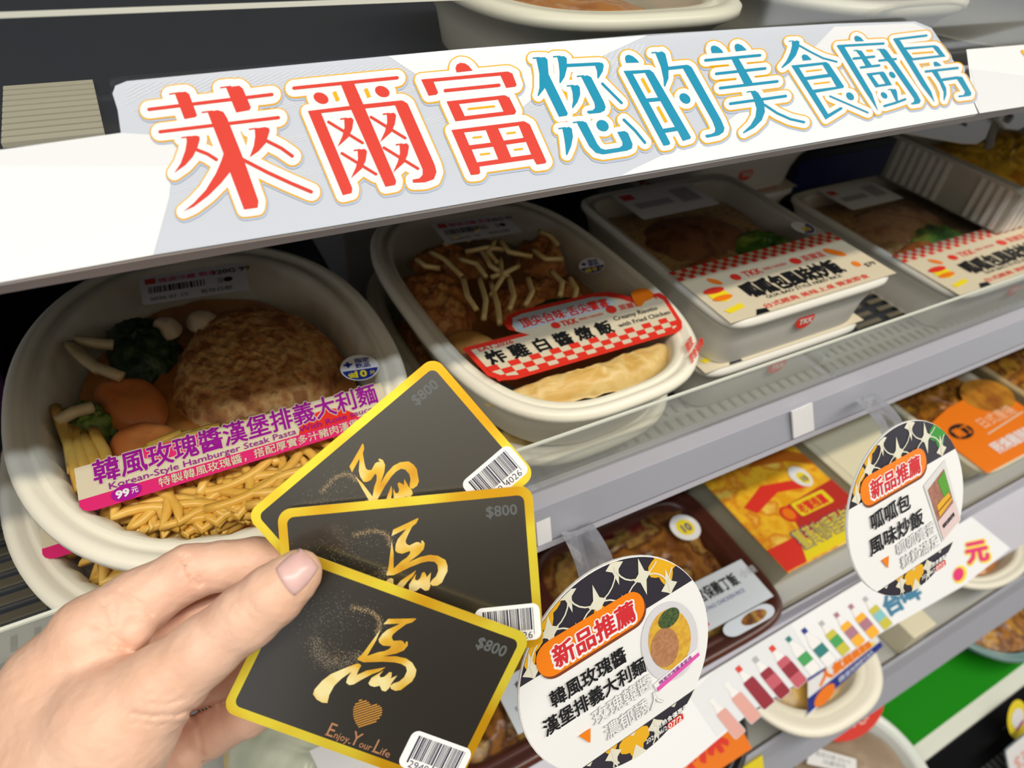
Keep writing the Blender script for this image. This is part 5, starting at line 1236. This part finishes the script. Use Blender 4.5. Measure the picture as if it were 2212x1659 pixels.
# ------------------------------------------------------------------ the hand holding the cards
m_skin = mat('skin', (0.78, 0.48, 0.345), 0.46, spec=0.4, noise=[(0.83, 0.54, 0.41), (0.76, 0.42, 0.31)], scale=26, sss=0.22, bump=0.18, bscale=420, detail=3)
m_nail = mat('nail', (0.70, 0.41, 0.40), 0.28, spec=0.5, sss=0.15, noise=[(0.76, 0.49, 0.47)], scale=60)
def hand_surface():
    def P3(px, py, d): return np.array([(px - CX) / F * d, (py - CY) / F * d, d])
    def chain(*a): return [(P3(x, y, d), r * d / F) for x, y, d, r in a]       # px, py, depth, radius in px
    thumb = chain((250, 1560, .208, 108), (345, 1485, .208, 88), (445, 1400, .2085, 70), (535, 1330, .2088, 68), (590, 1285, .2090, 64), (634, 1248, .2098, 52), (648, 1234, .2104, 44))
    index = chain((205, 1372, .222, 90), (300, 1300, .228, 68), (408, 1236, .232, 57), (480, 1222, .2365, 50), (548, 1213, .2395, 49), (610, 1205, .2420, 42))
    middle = chain((230, 1440, .238, 76), (330, 1392, .243, 62), (440, 1345, .246, 55), (540, 1310, .247, 52), (630, 1290, .245, 45))
    ring = chain((250, 1520, .250, 76), (360, 1500, .254, 62), (470, 1462, .255, 56), (560, 1432, .254, 52), (640, 1415, .250, 46))
    pinky = chain((280, 1610, .258, 70), (370, 1610, .258, 56), (455, 1582, .256, 50), (540, 1538, .252, 47), (600, 1508, .249, 42))
    palm = [chain((150, 1470, .222, 118), (215, 1380, .224, 92)), chain((150, 1500, .226, 118), (240, 1440, .238, 88)), chain((150, 1560, .234, 118), (260, 1520, .248, 86)),
            chain((130, 1640, .240, 120), (290, 1610, .256, 74)), chain((60, 1700, .215, 150), (230, 1570, .208, 112)), chain((-20, 1900, .225, 190), (140, 1560, .222, 130)),
            chain((130, 1760, .214, 190), (255, 1580, .208, 118)), chain((395, 1640, .250, 44), (300, 1610, .252, 60))]
    allp = [q for ch in palm + [thumb, index, middle, ring, pinky] for q in ch]
    lo = np.array([-.166, .045, .188]); hi = np.array([-.055, .158, .272]); h = .00085
    nx, ny, nz = [int((hi[i] - lo[i]) / h) + 1 for i in range(3)]
    X, Y, Z = np.meshgrid(lo[0] + h * np.arange(nx), lo[1] + h * np.arange(ny), lo[2] + h * np.arange(nz), indexing='ij')
    X = X.astype(np.float32); Y = Y.astype(np.float32); Z = Z.astype(np.float32)
    def cone(a, ra, b, rb):
        d = b - a; L2 = float(d @ d)
        t = np.clip(((X - a[0]) * d[0] + (Y - a[1]) * d[1] + (Z - a[2]) * d[2]) / L2, 0, 1)
        return np.sqrt((X - a[0] - t * d[0]) ** 2 + (Y - a[1] - t * d[1]) ** 2 + (Z - a[2] - t * d[2]) ** 2) - (ra + (rb - ra) * t)
    def smin(a, b, k):
        hh = np.clip(.5 + .5 * (b - a) / k, 0, 1); return b + (a - b) * hh - k * hh * (1 - hh)
    def ch_sdf(ch, k):
        r = None
        for (a, ra), (b, rb) in zip(ch[:-1], ch[1:]):
            c = cone(a, ra, b, rb); r = c if r is None else smin(r, c, k)
        return r
    body = None
    for p in palm:
        c = ch_sdf(p, .004); body = c if body is None else smin(body, c, .010)
    pad = chain((268, 1345, .2215, 50), (290, 1358, .2200, 42))
    for f_, kk in ((pinky, .002), (ring, .0022), (middle, .002), (index, .0038), (pad, .0016), (thumb, .0052)):
        body = smin(body, ch_sdf(f_, .003), kk)
    PX = X / Z * F + CX; PYy = Y / Z * F + CY
    def crease(pts, w, amp, zmax=None):
        nonlocal body
        dmin = None
        for (x0, y0), (x1, y1) in zip(pts[:-1], pts[1:]):
            dx, dy = x1 - x0, y1 - y0; t = np.clip(((PX - x0) * dx + (PYy - y0) * dy) / (dx * dx + dy * dy), 0, 1)
            d = (PX - x0 - t * dx) ** 2 + (PYy - y0 - t * dy) ** 2
            dmin = d if dmin is None else np.minimum(dmin, d)
        g = 1.35 * amp * np.exp(-dmin / (w * w))
        if zmax is not None: g = g * (Z < zmax)
        body = body + g
    # finger joint folds, thumb joint wrinkles, web fold, thumb base wrinkles
    crease([(392, 1200), (402, 1225), (412, 1250), (430, 1264)], 4.0, .0012, .232); crease([(404, 1204), (416, 1230), (438, 1258)], 3.2, .0008, .232)
    crease([(512, 1175), (518, 1210), (532, 1248)], 2.2, .0003); crease([(524, 1178), (530, 1215)], 2.0, .0002)
    crease([(486, 1308), (510, 1330), (528, 1352)], 2.6, .00038, .225); crease([(500, 1296), (530, 1320), (552, 1342)], 2.6, .00034, .225); crease([(516, 1288), (548, 1312), (566, 1336)], 2.2, .00028, .225); crease([(530, 1284), (556, 1300)], 2.0, .0002, .225)
    crease([(205, 1392), (240, 1398), (272, 1400)], 5.5, .0007, .222); crease([(200, 1345), (222, 1358), (246, 1376), (270, 1392)], 5.0, .0007, .224); crease([(222, 1300), (236, 1322), (244, 1348)], 3.5, .0007); crease([(244, 1292), (250, 1318), (246, 1350)], 3.5, .0006)
    crease([(262, 1276), (300, 1300), (330, 1330)], 3.2, .0007); crease([(284, 1540), (330, 1547), (385, 1545), (412, 1532)], 4.0, .0007, .222); crease([(300, 1518), (350, 1522), (400, 1512)], 3.5, .0004, .222); crease([(290, 1560), (340, 1568), (396, 1560)], 3.5, .0004, .222); crease([(320, 1500), (370, 1502)], 3, .0003, .222)
    crease([(412, 1540), (450, 1526), (489, 1514), (525, 1502)], 5.0, .0010); crease([(414, 1541), (428, 1575), (434, 1610), (437, 1645)], 5.0, .0007)
    body = body + (.00012 * np.sin(X * 900 + 3 * np.sin(Y * 400)) * np.sin(Y * 800 + Z * 500)).astype(np.float32)
    # surface nets
    S_ = body < 0
    c = [S_[i:nx - 1 + i, j:ny - 1 + j, k:nz - 1 + k] for i in (0, 1) for j in (0, 1) for k in (0, 1)]
    anyc = np.logical_or.reduce(c); allc = np.logical_and.reduce(c); act = anyc & ~allc
    I = np.argwhere(act); idx = -np.ones(act.shape, int); idx[act] = np.arange(len(I))
    acc = np.zeros((len(I), 3)); cnt = np.zeros(len(I))
    offs = [(i, j, k) for i in (0, 1) for j in (0, 1) for k in (0, 1)]
    for a in range(8):
        for b_ in range(a + 1, 8):
            oa, ob = np.array(offs[a]), np.array(offs[b_])
            if np.abs(oa - ob).sum() != 1: continue
            va = body[tuple((I + oa).T)]; vb = body[tuple((I + ob).T)]; m = (va < 0) != (vb < 0)
            t = va[m] / (va[m] - vb[m]); acc[m] += oa + (ob - oa) * t[:, None]; cnt[m] += 1
    V = (I + acc / cnt[:, None]) * h + lo
    faces = []
    for ax in range(3):
        s0 = [slice(None)] * 3; s1 = [slice(None)] * 3; s0[ax] = slice(0, -1); s1[ax] = slice(1, None)
        d = S_[tuple(s0)] != S_[tuple(s1)]; fl = S_[tuple(s0)]
        o1, o2 = [(1, 2), (2, 0), (0, 1)][ax]
        E_ = np.argwhere(d)
        ok = (E_[:, o1] > 0) & (E_[:, o2] > 0) & (E_[:, o1] < act.shape[o1]) & (E_[:, o2] < act.shape[o2]); E_ = E_[ok]
        def at(d1, d2):
            q = E_.copy(); q[:, o1] -= d1; q[:, o2] -= d2; return idx[tuple(q.T)]
        f4 = np.stack([at(1, 1), at(0, 1), at(0, 0), at(1, 0)], 1); fl = fl[tuple(E_.T)]
        f4[~fl] = f4[~fl][:, ::-1]; faces += [tuple(r) for r in f4.tolist() if min(r) >= 0]
    return V @ RM.T + np.array(CAM), faces
hv, hf = hand_surface()
hand = top_mesh('hand', [Vector(v) for v in hv.tolist()], hf, m_skin, 'left hand of a person at lower left, thumb pressing the fanned black cards', 'hand', smooth=True)
bpy.context.view_layer.update()
sm = hand.modifiers.new('smooth', 'SMOOTH'); sm.iterations = 3; sm.factor = .5
bvh = BVHTree.FromPolygons([Vector(v) for v in hv.tolist()], hf)
# thumb nail: a thin curved plate lying on the thumb
nail_q = [(590, 1228), (648, 1180), (694, 1226), (635, 1296)]
fN = quad_h(nail_q, 1, 1); NV = []; N1 = 12
for layer in (0, 1):
    for j in range(N1 + 1):
        for i in range(N1 + 1):
            s_, t_ = i / N1, j / N1
            u_, v_ = 2 * s_ - 1, 2 * t_ - 1          # square -> rounded square
            x_, y_ = u_ * math.sqrt(1 - v_ * v_ * .20), v_ * math.sqrt(1 - u_ * u_ * .20)
            px, py = fN((x_ + 1) / 2, (y_ + 1) / 2)
            dr = Vector(ray(px, py)).normalized(); hit = bvh.ray_cast(CAM, dr)
            p = hit[0] if hit[0] is not None and (hit[0] - CAM).length < .235 else None
            if p is None:
                px2, py2 = px + (632 - px) * .12, py + (1246 - py) * .12
                h2 = bvh.ray_cast(CAM, Vector(ray(px2, py2)).normalized()); dd = (h2[0] - CAM).length if h2[0] is not None else .2135
                p = CAM + dr * min(dd, .222)
            edge = max(abs(u_), abs(v_))
            NV.append(p - dr * ((.00085 - .0005 * edge ** 4) if layer == 0 else -.0004))
K = (N1 + 1) ** 2; NF = []
for j in range(N1):
    for i in range(N1):
        a = j * (N1 + 1) + i; NF.append((a, a + 1, a + N1 + 2, a + N1 + 1)); NF.append((K + a, K + a + N1 + 1, K + a + N1 + 2, K + a + 1))
ring_ = [i for i in range(N1 + 1)] + [(j + 1) * (N1 + 1) + N1 for j in range(N1)] + [N1 * (N1 + 1) + i for i in range(N1 - 1, -1, -1)] + [j * (N1 + 1) for j in range(N1 - 1, 0, -1)]
for a, b_ in zip(ring_, ring_[1:] + ring_[:1]): NF.append((a, K + a, K + b_, b_))
mesh('thumb_nail', NV, NF, m_nail, hand, None, True, 'pale pink thumb nail')
